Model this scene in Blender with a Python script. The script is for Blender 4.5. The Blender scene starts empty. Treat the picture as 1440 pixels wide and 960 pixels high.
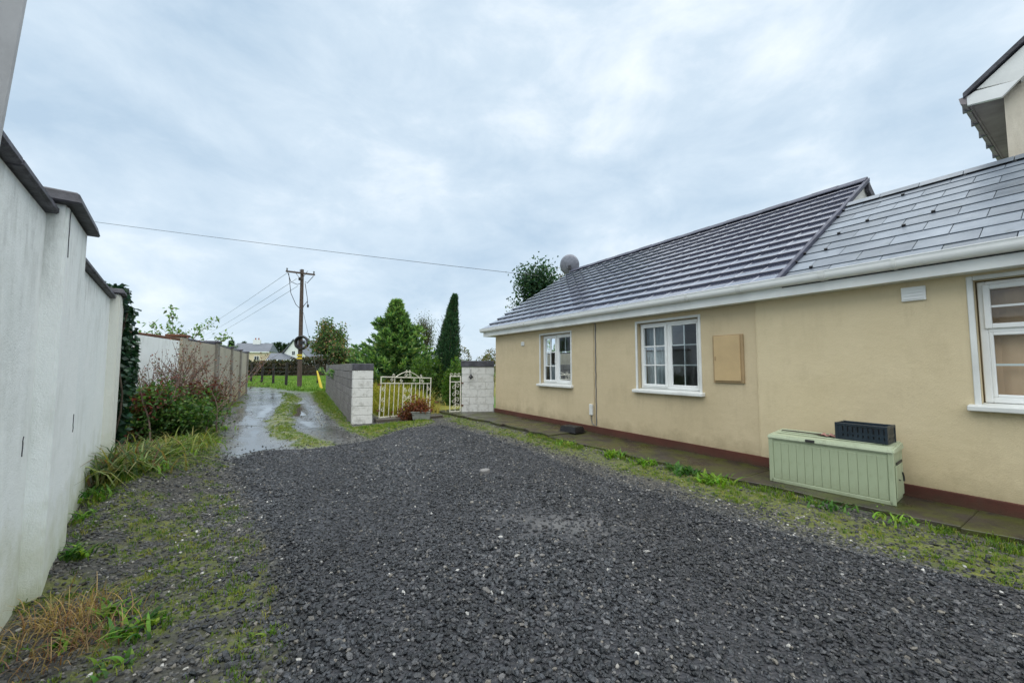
import bpy, bmesh, math, random
import numpy as np
from mathutils import Vector, Matrix
R = math.radians
random.seed(7)
rng = np.random.default_rng(7)
scene = bpy.context.scene
col = scene.collection

# ------------------------------------------------------------------ camera
F_PX, PITCH, CAM_H = 550.0, math.atan(35 / 550.0), 1.5
cam_d = bpy.data.cameras.new('camera'); cam = bpy.data.objects.new('camera', cam_d); col.objects.link(cam)
cam_d.sensor_width = 36.0; cam_d.lens = F_PX / 1440 * 36; cam_d.clip_start = .05; cam_d.clip_end = 6000
cam.location = (0, 0, CAM_H); cam.rotation_euler = (R(90) + PITCH, 0, 0)
scene.camera = cam

# ------------------------------------------------------------------ sky, sun, exposure
SUN_EL, SUN_AZ = R(74), R(165)          # azimuth from +Y, clockwise
world = bpy.data.worlds.new('World'); scene.world = world; world.use_nodes = True
def build_world():
    nt = world.node_tree; N = nt.nodes; L = nt.links; N.clear()
    out = N.new('ShaderNodeOutputWorld'); bg = N.new('ShaderNodeBackground'); bg.inputs['Strength'].default_value = .05
    sky = N.new('ShaderNodeTexSky'); sky.sky_type = 'NISHITA'; sky.sun_disc = False
    sky.sun_elevation = SUN_EL; sky.sun_rotation = SUN_AZ
    tc = N.new('ShaderNodeTexCoord'); sep = N.new('ShaderNodeSeparateXYZ'); L.new(tc.outputs['Generated'], sep.inputs[0])
    def M(op, a, b=None):
        n = N.new('ShaderNodeMath'); n.operation = op
        for i, v in enumerate((a, b)):
            if v is None: continue
            if isinstance(v, (int, float)): n.inputs[i].default_value = v
            else: L.new(v, n.inputs[i])
        return n.outputs[0]
    def noise(sc, det, rough, dist, off):
        mp = N.new('ShaderNodeMapping'); mp.inputs['Location'].default_value = off; mp.inputs['Scale'].default_value = (1, 1, 1.9); L.new(tc.outputs['Generated'], mp.inputs[0])
        n = N.new('ShaderNodeTexNoise'); n.inputs['Scale'].default_value = sc; n.inputs['Detail'].default_value = det
        n.inputs['Roughness'].default_value = rough; n.inputs['Distortion'].default_value = dist; L.new(mp.outputs[0], n.inputs['Vector']); return n.outputs['Fac']
    a = noise(1.7, 3, .5, .3, (3.1, .4, 0)); b = noise(4.2, 9, .6, .25, (1.7, 5.2, 2))
    mixv = M('ADD', M('MULTIPLY', a, .5), M('MULTIPLY', b, .5))
    ramp = N.new('ShaderNodeValToRGB'); L.new(mixv, ramp.inputs[0])
    e = ramp.color_ramp.elements
    e[0].position = .34; e[0].color = (.425, .55, .675, 1)
    e[1].position = .66; e[1].color = (.84, .90, .945, 1)
    m_ = ramp.color_ramp.elements.new(.5); m_.color = (.575, .685, .785, 1)
    sc = N.new('ShaderNodeVectorMath'); sc.operation = 'SCALE'; sc.inputs['Scale'].default_value = 10.0; L.new(ramp.outputs[0], sc.inputs[0])
    mx = N.new('ShaderNodeMix'); mx.data_type = 'RGBA'; mx.inputs['Factor'].default_value = .9
    L.new(sky.outputs[0], mx.inputs['A']); L.new(sc.outputs[0], mx.inputs['B'])
    L.new(mx.outputs['Result'], bg.inputs['Color']); L.new(bg.outputs[0], out.inputs['Surface'])
build_world()
sun_d = bpy.data.lights.new('sun', 'SUN'); sun = bpy.data.objects.new('sun', sun_d); col.objects.link(sun)
sun_d.energy = 1.5; sun_d.angle = R(105); sun_d.color = (1, .97, .92)
sdir = Vector((math.sin(SUN_AZ) * math.cos(SUN_EL), math.cos(SUN_AZ) * math.cos(SUN_EL), math.sin(SUN_EL)))
sun.rotation_euler = sdir.to_track_quat('Z', 'Y').to_euler()
sun.location = (0, -20, 30)
vs = scene.view_settings
vs.view_transform = 'Standard'; vs.look = 'None'; vs.gamma = 1; vs.exposure = 1.36; vs.use_curve_mapping = False

# ------------------------------------------------------------------ helpers
def ray(x, y):
    u = (x - 720) / F_PX; v = (480 - y) / F_PX
    return (u, math.cos(PITCH) - math.sin(PITCH) * v, math.sin(PITCH) + math.cos(PITCH) * v)
def g(x, y, z=0.0):
    r = ray(x, y); t = (z - CAM_H) / r[2]; return (r[0] * t, r[1] * t)
def at(x, y, D):
    r = ray(x, y); t = D / r[1]; return Vector((r[0] * t, D, CAM_H + r[2] * t))

def tag(o, label=None, cat=None, group=None, kind=None):
    if label: o['label'] = label
    if cat: o['category'] = cat
    if group: o['group'] = group
    if kind: o['kind'] = kind
    return o
def empty(name, loc=(0, 0, 0), rz=0, label=None, cat=None, group=None):
    o = bpy.data.objects.new(name, None); col.objects.link(o); o.location = loc; o.rotation_euler = (0, 0, rz)
    o.empty_display_size = .2
    return tag(o, label, cat, group)
def link(name, me, mat=None, parent=None, loc=None, rz=None):
    o = bpy.data.objects.new(name, me); col.objects.link(o)
    if mat and not me.materials: me.materials.append(mat)
    if parent: o.parent = parent
    if loc is not None: o.location = loc
    if rz is not None: o.rotation_euler = (0, 0, rz)
    return o

class MB:
    def __init__(s): s.v = []; s.f = []
    def add(s, vs_, fs):
        b = len(s.v); s.v += [tuple(p) for p in vs_]; s.f += [tuple(b + i for i in f) for f in fs]; return s
    def box(s, x0, x1, y0, y1, z0, z1):
        return s.add([(x0, y0, z0), (x1, y0, z0), (x1, y1, z0), (x0, y1, z0), (x0, y0, z1), (x1, y0, z1), (x1, y1, z1), (x0, y1, z1)],
                     [(0, 3, 2, 1), (4, 5, 6, 7), (0, 1, 5, 4), (1, 2, 6, 5), (2, 3, 7, 6), (3, 0, 4, 7)])
    def hexa(s, p): return s.add(p, [(0, 3, 2, 1), (4, 5, 6, 7), (0, 1, 5, 4), (1, 2, 6, 5), (2, 3, 7, 6), (3, 0, 4, 7)])
    def prism(s, poly, axis, a, b):
        """poly in the two other axes, extruded from a to b along axis"""
        def P(p, t): return {'x': (t, p[0], p[1]), 'y': (p[0], t, p[1]), 'z': (p[0], p[1], t)}[axis]
        n = len(poly); vs_ = [P(p, a) for p in poly] + [P(p, b) for p in poly]
        return s.add(vs_, [tuple(range(n))[::-1], tuple(range(n, 2 * n))] + [(i, (i + 1) % n, n + (i + 1) % n, n + i) for i in range(n)])
    def tube(s, pts, rad, n=6, caps=True):
        pts = [Vector(p) for p in pts]; m = len(pts)
        if not hasattr(rad, '__len__'): rad = [rad] * m
        rings = []; up = None
        for i, p in enumerate(pts):
            d = (pts[min(i + 1, m - 1)] - pts[max(i - 1, 0)])
            d = d.normalized() if d.length > 1e-9 else Vector((0, 0, 1))
            if up is None: up = d.orthogonal().normalized()
            up = (up - d * up.dot(d)); up = up.normalized() if up.length > 1e-6 else d.orthogonal().normalized()
            w = d.cross(up)
            rings.append([p + (up * math.cos(2 * math.pi * k / n) + w * math.sin(2 * math.pi * k / n)) * rad[i] for k in range(n)])
        vs_ = [q for r_ in rings for q in r_]
        fs = [(i * n + k, i * n + (k + 1) % n, (i + 1) * n + (k + 1) % n, (i + 1) * n + k) for i in range(m - 1) for k in range(n)]
        if caps: fs += [tuple(range(n))[::-1], tuple(range((m - 1) * n, m * n))]
        return s.add(vs_, fs)
    def lathe(s, prof, n=16, c=(0, 0, 0)):
        vs_ = [(c[0] + r * math.cos(2 * math.pi * k / n), c[1] + r * math.sin(2 * math.pi * k / n), c[2] + z) for r, z in prof for k in range(n)]
        m = len(prof)
        return s.add(vs_, [(i * n + k, i * n + (k + 1) % n, (i + 1) * n + (k + 1) % n, (i + 1) * n + k) for i in range(m - 1) for k in range(n)] + [tuple(range(n))[::-1], tuple(range((m - 1) * n, m * n))])
    def mesh(s, name, bevel=0, segs=1, smooth=False):
        me = bpy.data.meshes.new(name); me.from_pydata(s.v, [], s.f); me.update()
        bm = bmesh.new(); bm.from_mesh(me)
        bmesh.ops.recalc_face_normals(bm, faces=bm.faces[:])
        if bevel: bmesh.ops.bevel(bm, geom=[e for e in bm.edges if len(e.link_faces) == 2 and e.calc_face_angle(0) > .6], offset=bevel, segments=segs, affect='EDGES', clamp_overlap=True)
        bm.to_mesh(me); bm.free()
        if smooth:
            me.polygons.foreach_set('use_smooth', [True] * len(me.polygons))
        return me
    def build(s, name, mat, parent=None, bevel=0, segs=1, smooth=False):
        return link(name, s.mesh(name, bevel, segs, smooth), mat, parent)

# ------------------------------------------------------------------ materials
class NT:
    """a short way to write a principled node tree"""
    def __init__(s, name):
        s.m = bpy.data.materials.new(name); s.m.use_nodes = True; s.t = s.m.node_tree; s.N = s.t.nodes; s.L = s.t.links
        s.p = s.N['Principled BSDF']; s.out = s.N['Material Output']; s.tc = None
    def coord(s, kind='Object'):
        if not s.tc: s.tc = s.N.new('ShaderNodeTexCoord')
        return s.tc.outputs[kind]
    def geo(s): return s.N.new('ShaderNodeNewGeometry')
    def put(s, sock, v):
        if v is None: return
        if hasattr(v, 'is_output'): s.L.new(v, sock)
        else:
            if isinstance(v, (tuple, list)) and len(v) == 3 and sock.type == 'RGBA': v = (*v, 1)
            sock.default_value = v
    def map(s, vec, scale=(1, 1, 1), loc=(0, 0, 0)):
        n = s.N.new('ShaderNodeMapping'); n.inputs['Scale'].default_value = scale; n.inputs['Location'].default_value = loc; s.L.new(vec, n.inputs[0]); return n.outputs[0]
    def noise(s, vec, scale, detail=4, rough=.55, dist=0):
        n = s.N.new('ShaderNodeTexNoise'); n.inputs['Scale'].default_value = scale; n.inputs['Detail'].default_value = detail; n.inputs['Roughness'].default_value = rough
        n.inputs['Distortion'].default_value = dist; s.L.new(vec, n.inputs['Vector']); return n.outputs['Fac']
    def voro(s, vec, scale, out='Distance', feature='F1', rnd=1):
        n = s.N.new('ShaderNodeTexVoronoi'); n.feature = feature; n.inputs['Scale'].default_value = scale; n.inputs['Randomness'].default_value = rnd; s.L.new(vec, n.inputs['Vector']); return n.outputs[out]
    def ramp(s, fac, stops):
        n = s.N.new('ShaderNodeValToRGB'); e = n.color_ramp.elements
        while len(e) < len(stops): e.new(.5)
        for i, (p, c) in enumerate(stops):
            e[i].position = p; e[i].color = (*c, 1) if isinstance(c, (tuple, list)) else (c, c, c, 1)
        s.L.new(fac, n.inputs[0]); return n.outputs[0]
    def mix(s, f, a, b, mode='MIX'):
        n = s.N.new('ShaderNodeMix'); n.data_type = 'RGBA'; n.blend_type = mode
        s.put(n.inputs['Factor'], f); s.put(n.inputs['A'], a); s.put(n.inputs['B'], b); return n.outputs['Result']
    def math(s, op, a, b=None):
        n = s.N.new('ShaderNodeMath'); n.operation = op; s.put(n.inputs[0], a); s.put(n.inputs[1], b); return n.outputs[0]
    def bump(s, h, strength=.3, dist=.01):
        n = s.N.new('ShaderNodeBump'); n.inputs['Strength'].default_value = strength; n.inputs['Distance'].default_value = dist; s.L.new(h, n.inputs['Height']); return n.outputs[0]
    def attr(s, name, out='Color'):
        n = s.N.new('ShaderNodeAttribute'); n.attribute_name = name; return n.outputs[out]
    def rand(s): return s.N.new('ShaderNodeObjectInfo').outputs['Random']
    def done(s, color=None, rough=None, normal=None, spec=None, metal=None):
        s.put(s.p.inputs['Base Color'], color); s.put(s.p.inputs['Roughness'], rough); s.put(s.p.inputs['Normal'], normal)
        s.put(s.p.inputs['Specular IOR Level'], spec); s.put(s.p.inputs['Metallic'], metal); return s.m

def simple(name, c, rough=.5, var=.15, scale=6, bump=.1, bscale=40, per_obj=0, spec=None, metal=None, bdist=.004):
    m = NT(name); v = m.coord()
    n = m.noise(v, scale, 5)
    lo = tuple(k * (1 - var) for k in c); hi = tuple(min(1, k * (1 + var)) for k in c)
    cc = m.ramp(n, [(.3, lo), (.7, hi)])
    if per_obj:
        cc = m.mix(1.0, cc, m.ramp(m.rand(), [(0, 1 - per_obj), (1, 1 + per_obj)]), 'MULTIPLY')
    nb = m.bump(m.noise(v, bscale, 3), bump, bdist) if bump else None
    rr = m.ramp(m.noise(v, scale * 2.3, 3), [(.3, max(0, rough - .08)), (.7, min(1, rough + .08))])
    return m.done(cc, rr, nb, spec, metal)

def render_wall_mat(name, c1, c2, dirt, algae=None, zgreen=.5, streak=.35, ztop=None, drips=()):
    """painted render: trowel mottling, run marks, grime"""
    m = NT(name); v = m.coord()
    base = m.ramp(m.noise(v, 1.1, 6, .6), [(.3, c1), (.7, c2)])
    st = m.math('ADD', m.math('MULTIPLY', m.noise(m.map(v, (5, 5, 1.1)), 1.3, 8, .75), .45), m.math('MULTIPLY', m.noise(v, 1.3, 7, .7), .55))
    base = m.mix(m.ramp(st, [(.5, 0.0), (.66, streak)]), base, dirt)
    spots = m.noise(v, 14, 5, .7)
    base = m.mix(m.ramp(spots, [(.62, 0.0), (.8, .45)]), base, dirt)
    if algae:
        sep = m.N.new('ShaderNodeSeparateXYZ'); m.L.new(v, sep.inputs[0])
        low = m.math('SUBTRACT', 1.0, m.math('DIVIDE', sep.outputs['Z'], zgreen))
        f = m.math('ADD', low, m.math('MULTIPLY', m.math('SUBTRACT', m.noise(v, 3.5, 5, .7), .5), 1.6))
        base = m.mix(m.ramp(f, [(.05, 0.0), (.9, .65)]), base, algae)
    if ztop or drips:
        sp = m.N.new('ShaderNodeSeparateXYZ'); m.L.new(v, sp.inputs[0]); run = m.math('ADD', m.math('MULTIPLY', m.noise(m.map(v, (4.5, 4.5, .8)), 1.7, 8, .75), .6), m.math('MULTIPLY', m.noise(v, 2.2, 6, .7), .4)); runf = m.ramp(run, [(.49, 0.0), (.64, 1.0)])
        if ztop:                                 # water marks running down from the coping
            base = m.mix(m.math('MULTIPLY', m.math('MULTIPLY', runf, .6), m.ramp(m.math('DIVIDE', m.math('SUBTRACT', sp.outputs['Z'], ztop - 1.3), 1.3), [(0, 0.0), (1, 1.0)])), base, tuple(k * .55 for k in dirt))
        for (a, b, z) in drips:                  # dirty drips below a sill
            fx = m.ramp(m.math('SUBTRACT', 1.0, m.math('ABSOLUTE', m.math('DIVIDE', m.math('SUBTRACT', sp.outputs['X'], (a + b) / 2), (b - a) / 2))), [(0, 0.0), (.12, 1.0)])
            up_ = m.math('LESS_THAN', sp.outputs['Z'], z); dn = m.ramp(m.math('DIVIDE', m.math('SUBTRACT', sp.outputs['Z'], z - .6), .6), [(0, 0.0), (1, 1.0)])
            base = m.mix(m.math('MULTIPLY', m.math('MULTIPLY', fx, up_), m.math('MULTIPLY', dn, m.math('MULTIPLY', runf, .6))), base, dirt)
    h = m.math('ADD', m.noise(v, 90, 4, .7), m.math('MULTIPLY', m.noise(v, 9, 4), 1.5))
    return m.done(base, .85, m.bump(h, .4, .010), .3)

M = {}
M['cream'] = render_wall_mat('cream_render', (.53, .435, .275), (.61, .505, .33), (.40, .325, .205), (.24, .19, .11), .42, .45, None, ((2.3, 3.7, 1.0), (5.5, 7.0, 1.0), (7.1, 7.7, 1.24)))
M['cream2'] = render_wall_mat('cream_render_light', (.60, .50, .315), (.67, .565, .37), (.47, .385, .24), (.29, .24, .14), .42, .4, None, ((9.85, 11.4, 1.05), (9.4, 9.66, 2.24)))
M['white_render'] = render_wall_mat('white_render', (.80, .85, .84), (.87, .905, .89), (.56, .60, .56), (.42, .45, .27), .7, .5, 2.55)
M['wing_render'] = render_wall_mat('pale_weathered_render', (.56, .50, .40), (.66, .60, .49), (.36, .31, .24), None, .4, .6)
M['pier_render'] = render_wall_mat('cream_white_render', (.70, .72, .66), (.78, .79, .72), (.50, .51, .42), (.42, .45, .27), .7, .5)
M['grey_render'] = render_wall_mat('grey_render', (.33, .31, .25), (.45, .42, .33), (.24, .22, .16), (.30, .25, .09), 1.0, .5)
M['plinth'] = render_wall_mat('brown_plinth_paint', (.075, .028, .02), (.12, .043, .029), (.06, .04, .03), (.05, .045, .025), .14, .5)
M['white_pvc'] = simple('white_pvc', (.78, .79, .77), .35, .05, 3, .03)
M['off_white'] = simple('off_white_paint', (.68, .69, .66), .5, .12, 3, .08)
M['fascia'] = simple('fascia_pvc', (.70, .71, .68), .4, .12, 2, .04)
M['black_seal'] = simple('dark_seal', (.03, .03, .03), .6)
M['coping'] = simple('dark_coping', (.07, .068, .085), .6, .6, 9, .8, 22, bdist=.012)
M['cap_stone'] = simple('dark_cap', (.055, .055, .066), .6, .55, 8, .7, 26, bdist=.01)
M['conc'] = simple('concrete', (.20, .19, .16), .7, .3, 4, .4, 60)
M['conc_dark'] = simple('wet_concrete_path', (.062, .052, .04), .36, .55, 2.2, .6, 45)
M['timber'] = simple('weathered_pole_timber', (.075, .052, .04), .8, .35, 9, .4, 30)
M['post'] = simple('fence_post_timber', (.022, .02, .017), .9, .3, 9, .3)
M['wire'] = simple('dark_wire', (.05, .05, .055), .5, .1, 5, 0)
M['metal_grey'] = simple('grey_metal', (.16, .165, .17), .45, .2, 5, .1, metal=.3)
M['gate_paint'] = simple('chalky_gate_paint', (.66, .64, .53), .6, .25, 16, .2)
M['rust'] = simple('rust', (.12, .05, .025), .8, .4, 20, .3)
M['yellow'] = simple('yellow_plastic', (.62, .47, .03), .45, .1, 6, .05)
M['box_green'] = simple('sage_green_plastic', (.335, .40, .265), .45, .09, 3, .12, 120, bdist=.002)
M['box_lid'] = simple('pale_sage_plastic', (.38, .435, .30), .45, .1, 4, .12, 120, bdist=.002)
def mat_grimy(name, c, dirt):
    m = NT(name); v = m.coord(); sep = m.N.new('ShaderNodeSeparateXYZ'); m.L.new(v, sep.inputs[0])
    b = m.ramp(m.noise(v, 3, 5), [(.3, tuple(k * .92 for k in c)), (.7, tuple(k * 1.08 for k in c))])
    b = m.mix(m.ramp(m.noise(m.map(v, (6, 6, 1.2)), 2.4, 7, .75), [(.52, 0.0), (.72, .55)]), b, dirt)
    f = m.math('ADD', m.math('SUBTRACT', .12, m.math('MULTIPLY', sep.outputs['Z'], 1.2)), m.math('MULTIPLY', m.math('SUBTRACT', m.noise(v, 12, 6, .75), .5), .5))
    b = m.mix(m.ramp(f, [(.0, 0.0), (.2, .6)]), b, dirt)
    return m.done(b, m.ramp(m.noise(v, 7, 4), [(.3, .38), (.7, .6)]), m.bump(m.noise(v, 120, 3), .12, .002))
M['box_green'] = mat_grimy('sage_green_plastic_worn', (.37, .43, .285), (.22, .24, .14)); M['box_lid'] = mat_grimy('pale_sage_plastic_worn', (.40, .455, .315), (.22, .235, .15))
M['crate'] = simple('dark_blue_plastic', (.012, .022, .032), .4, .3, 8, .1)
M['black'] = simple('black_plastic', (.012, .012, .013), .4, .3, 9, .1)
M['meter'] = simple('tan_cabinet', (.50, .36, .185), .5, .08, 4, .08)
M['meter_dark'] = simple('tan_cabinet_frame', (.36, .25, .13), .55, .1, 4, .08)
M['ridge_dark'] = simple('dull_ridge_tile', (.05, .055, .085), .6, .3, 4, .2)
M['soffit_brown'] = simple('stained_soffit', (.27, .235, .24), .7, .3, 3, .1)
M['dish'] = simple('dish_grey', (.23, .24, .275), .4, .2, 12, .05, metal=.2)
M['bark'] = simple('bark', (.06, .045, .032), .9, .35, 12, .6, 22)
M['twig'] = simple('twig', (.15, .105, .085), .85, .3, 9, .2)
M['rag'] = simple('faded_pink_cloth', (.42, .22, .19), .9, .2, 8, .3)
M['trough'] = simple('grey_trough', (.20, .21, .19), .6, .25, 8, .2)
M['soil'] = simple('soil', (.05, .037, .025), .95, .3, 20, .6, 30)
M['curtain'] = simple('pale_net_curtain', (.50, .54, .56), .9, .08, 8, .1)
M['blind'] = simple('brown_blind', (.66, .44, .28), .9, .08, 5, .1)
M['far_cream'] = simple('far_cream_render', (.60, .50, .37), .9, .06, .3, 0)
M['far_white'] = simple('far_white_render', (.70, .71, .71), .9, .05, .3, 0)
M['far_roof'] = simple('far_slate', (.10, .115, .14), .5, .12, .6, 0)
M['brick_red'] = simple('chimney_red', (.30, .10, .07), .9, .2, 2, 0)
M['far_glass'] = simple('far_window', (.03, .035, .04), .2, .1, 2, 0)
M['pale_trunk'] = simple('pale_post', (.45, .46, .47), .7, .12, 5, .3)

def mat_roof_tile():
    m = NT('wet_concrete_tile'); v = m.coord(); r = m.rand()
    off = m.N.new('ShaderNodeVectorMath'); off.operation = 'ADD'; m.L.new(v, off.inputs[0])
    cmb = m.N.new('ShaderNodeCombineXYZ'); m.L.new(m.math('MULTIPLY', r, 37.0), cmb.inputs[0]); m.L.new(cmb.outputs[0], off.inputs[1]); v2 = off.outputs[0]
    c = m.ramp(m.noise(v2, 5, 5), [(.3, (.03, .034, .058)), (.7, (.048, .052, .082))])
    c = m.mix(1.0, c, m.ramp(r, [(0, .88), (1, 1.12)]), 'MULTIPLY')
    c = m.mix(m.ramp(m.noise(v2, 22, 4, .7), [(.66, 0.0), (.74, .7)]), c, (.13, .14, .10))
    m.p.inputs['Coat Weight'].default_value = 1; m.p.inputs['Coat IOR'].default_value = 1.9; m.p.inputs['Coat Roughness'].default_value = .14; m.p.inputs['Coat Tint'].default_value = (.9, .92, 1, 1)
    return m.done(c, m.ramp(m.noise(v2, 3, 3), [(.3, .2), (.7, .28)]), m.bump(m.noise(v2, 120, 3), .08, .002), .9)
M['tile'] = mat_roof_tile()
def mat_slate():
    m = NT('weathered_slate'); v = m.coord(); r = m.rand()
    cmb = m.N.new('ShaderNodeCombineXYZ'); m.L.new(m.math('MULTIPLY', r, 53.0), cmb.inputs[0])
    off = m.N.new('ShaderNodeVectorMath'); off.operation = 'ADD'; m.L.new(v, off.inputs[0]); m.L.new(cmb.outputs[0], off.inputs[1]); v2 = off.outputs[0]
    c = m.ramp(m.noise(v2, 3, 6, .65), [(.3, (.12, .145, .175)), (.7, (.20, .23, .265))])
    c = m.mix(1.0, c, m.ramp(r, [(0, .8), (1, 1.2)]), 'MULTIPLY')
    c = m.mix(m.ramp(m.noise(v2, 9, 5, .7), [(.58, 0.0), (.72, .6)]), c, (.10, .12, .10))
    return m.done(c, m.ramp(m.noise(v2, 4, 3), [(.3, .3), (.7, .5)]), m.bump(m.noise(v2, 30, 4), .3, .004), .35)
M['slate'] = mat_slate()
def mat_block(name, c1, c2, paint=None):
    m = NT(name); v = m.coord(); r = m.rand()
    cmb = m.N.new('ShaderNodeCombineXYZ'); m.L.new(m.math('MULTIPLY', r, 41.0), cmb.inputs[0])
    off = m.N.new('ShaderNodeVectorMath'); off.operation = 'ADD'; m.L.new(v, off.inputs[0]); m.L.new(cmb.outputs[0], off.inputs[1]); v2 = off.outputs[0]
    c = m.ramp(m.noise(v2, 5, 6, .7), [(.3, c1), (.7, c2)])
    c = m.mix(1.0, c, m.ramp(r, [(0, .86), (1, 1.12)]), 'MULTIPLY')
    if paint:                                  # flaking paint over the block
        c = m.mix(m.ramp(m.noise(v2, 6, 8, .75), [(.50, 1.0), (.66, .25)]), c, paint)
    return m.done(c, .85, m.bump(m.noise(v2, 70, 5, .7), .6, .008), .3)
M['block_grey'] = mat_block('grey_block', (.13, .125, .12), (.215, .21, .205))
M['block_white'] = mat_block('painted_block', (.22, .22, .20), (.36, .35, .31), (.64, .64, .61))
M['mortar'] = simple('mortar', (.11, .105, .10), .95, .2, 20, .3)
M['mortar_white'] = simple('painted_mortar', (.50, .50, .47), .95, .2, 20, .3)
def mat_glass():
    m = NT('window_glass'); m.N.remove(m.p)
    gl = m.N.new('ShaderNodeBsdfGlossy'); gl.inputs['Roughness'].default_value = .02; gl.inputs['Color'].default_value = (.9, .95, 1, 1)
    tr = m.N.new('ShaderNodeBsdfTransparent'); tr.inputs['Color'].default_value = (.82, .87, .87, 1)
    fr = m.N.new('ShaderNodeFresnel'); fr.inputs['IOR'].default_value = 1.55
    mx = m.N.new('ShaderNodeMixShader'); m.L.new(fr.outputs[0], mx.inputs[0]); m.L.new(tr.outputs[0], mx.inputs[1]); m.L.new(gl.outputs[0], mx.inputs[2]); m.L.new(mx.outputs[0], m.out.inputs[0])
    return m.m
M['glass'] = mat_glass()
def mat_leaf(name, rough=.5, trans=.35):
    """colour comes from the tint each leaf carries; light passes through the blade"""
    m = NT(name); c = m.attr('tint')
    m.done(c, rough, None, .35)
    tl = m.N.new('ShaderNodeBsdfTranslucent'); m.L.new(m.mix(1.0, c, (1.5, 1.6, .8), 'MULTIPLY'), tl.inputs['Color'])
    mx = m.N.new('ShaderNodeMixShader'); mx.inputs[0].default_value = trans
    m.L.new(m.p.outputs[0], mx.inputs[1]); m.L.new(tl.outputs[0], mx.inputs[2]); m.L.new(mx.outputs[0], m.out.inputs[0]); return m.m
M['leaf'] = mat_leaf('leaf', .5, .4)
M['ivy'] = mat_leaf('ivy_leaf', .38, .2)
def mat_scatter_grass(name, stops):
    m = NT(name); c = m.ramp(m.rand(), stops)
    m.done(c, .55, None, .3)
    tl = m.N.new('ShaderNodeBsdfTranslucent'); m.L.new(c, tl.inputs['Color'])
    mx = m.N.new('ShaderNodeMixShader'); mx.inputs[0].default_value = .35
    m.L.new(m.p.outputs[0], mx.inputs[1]); m.L.new(tl.outputs[0], mx.inputs[2]); m.L.new(mx.outputs[0], m.out.inputs[0]); return m.m
M['grass'] = mat_scatter_grass('grass_blades', [(0, (.06, .13, .012)), (.4, (.11, .21, .018)), (.75, (.19, .27, .025)), (1, (.30, .28, .06))])
M['grass_yellow'] = mat_scatter_grass('meadow_blades', [(0, (.13, .19, .015)), (.4, (.27, .29, .025)), (.75, (.42, .38, .04)), (1, (.50, .40, .10))])
M['grass_field'] = mat_scatter_grass('field_blades', [(0, (.09, .19, .02)), (.6, (.15, .28, .03)), (1, (.22, .33, .05))])
def mat_stone(name, stops, rough):
    m = NT(name); r = m.rand(); v = m.coord()
    c = m.ramp(r, stops)
    c = m.mix(1.0, c, m.ramp(m.noise(v, 2.5, 4), [(.3, .75), (.7, 1.2)]), 'MULTIPLY')
    oi = m.N.new('ShaderNodeObjectInfo'); pt = m.noise(m.map(oi.outputs['Location'], (1, .55, 1)), .8, 4, .6)      # damp and dusty patches over the yard
    c = m.mix(1.0, c, m.ramp(pt, [(.32, .62), (.68, 1.45)]), 'MULTIPLY')
    return m.done(c, rough, m.bump(m.noise(v, 6, 4), .3, .1), .5)
M['stone_fresh'] = mat_stone('crushed_dark_stone', [(0, (.011, .013, .015)), (.4, (.023, .026, .03)), (.8, (.05, .055, .063)), (.95, (.12, .12, .122)), (.992, (.16, .145, .12)), (.9965, (.40, .39, .36)), (1, (.5, .5, .48))], .24)
M['stone_old'] = mat_stone('worn_gravel', [(0, (.025, .027, .028)), (.5, (.055, .056, .055)), (.85, (.10, .098, .09)), (.97, (.17, .155, .13)), (1, (.5, .49, .45))], .5)

# ------------------------------------------------------------------ noise and zones on the ground
def vnoise(x, y, seed=0):
    xi = np.floor(x).astype(np.int64); yi = np.floor(y).astype(np.int64); fx = x - xi; fy = y - yi
    def h(a, b):
        n = (a * 374761393 + b * 668265263 + seed * 982451653) & 0x7fffffff
        n = ((n ^ (n >> 13)) * 1274126177) & 0x7fffffff
        return ((n ^ (n >> 16)) & 0xffff) / 65535.0
    u = fx * fx * (3 - 2 * fx); w = fy * fy * (3 - 2 * fy)
    return (h(xi, yi) * (1 - u) + h(xi + 1, yi) * u) * (1 - w) + (h(xi, yi + 1) * (1 - u) + h(xi + 1, yi + 1) * u) * w
def fbm(x, y, sc, seed=0, o=4):
    t = 0; a = .5; s = 0
    for k in range(o): t = t + a * vnoise(x * sc * 2 ** k, y * sc * 2 ** k, seed + k); s += a; a *= .55
    return t / s
def sdist(x, y, poly):
    """signed distance to polygon, positive inside"""
    d = np.full(x.shape, 1e9); ins = np.zeros(x.shape, bool); n = len(poly)
    for i in range(n):
        ax, ay = poly[i]; bx, by = poly[(i + 1) % n]; ex, ey = bx - ax, by - ay
        t = np.clip(((x - ax) * ex + (y - ay) * ey) / (ex * ex + ey * ey + 1e-12), 0, 1)
        d = np.minimum(d, np.hypot(x - ax - t * ex, y - ay - t * ey))
        c = ((ay > y) != (by > y)) & (x < (bx - ax) * (y - ay) / (by - ay + 1e-12) + ax); ins ^= c
    return np.where(ins, d, -d)
def sstep(a, b, v): t = np.clip((v - a) / (b - a), 0, 1); return t * t * (3 - 2 * t)
gp = lambda L: [g(*p) for p in L]

HA = Vector((-.52, 12.46, 0)); HX = Vector((.5346, -.8451, 0)); HY = Vector((.8451, .5346, 0)); HROT = math.atan2(-.8451, .5346)
def hw(X, Y, Z=0): return HA + HX * X + HY * Y + Vector((0, 0, Z))          # house frame to world
WE = Vector((-.656, .755, 0)); WM = Vector((.755, .656, 0)); WROT = math.atan2(.755, -.656)
def ww(s, m, z=0): return WE * s + WM * m + Vector((0, 0, z))                # near boundary wall frame to world

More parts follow.
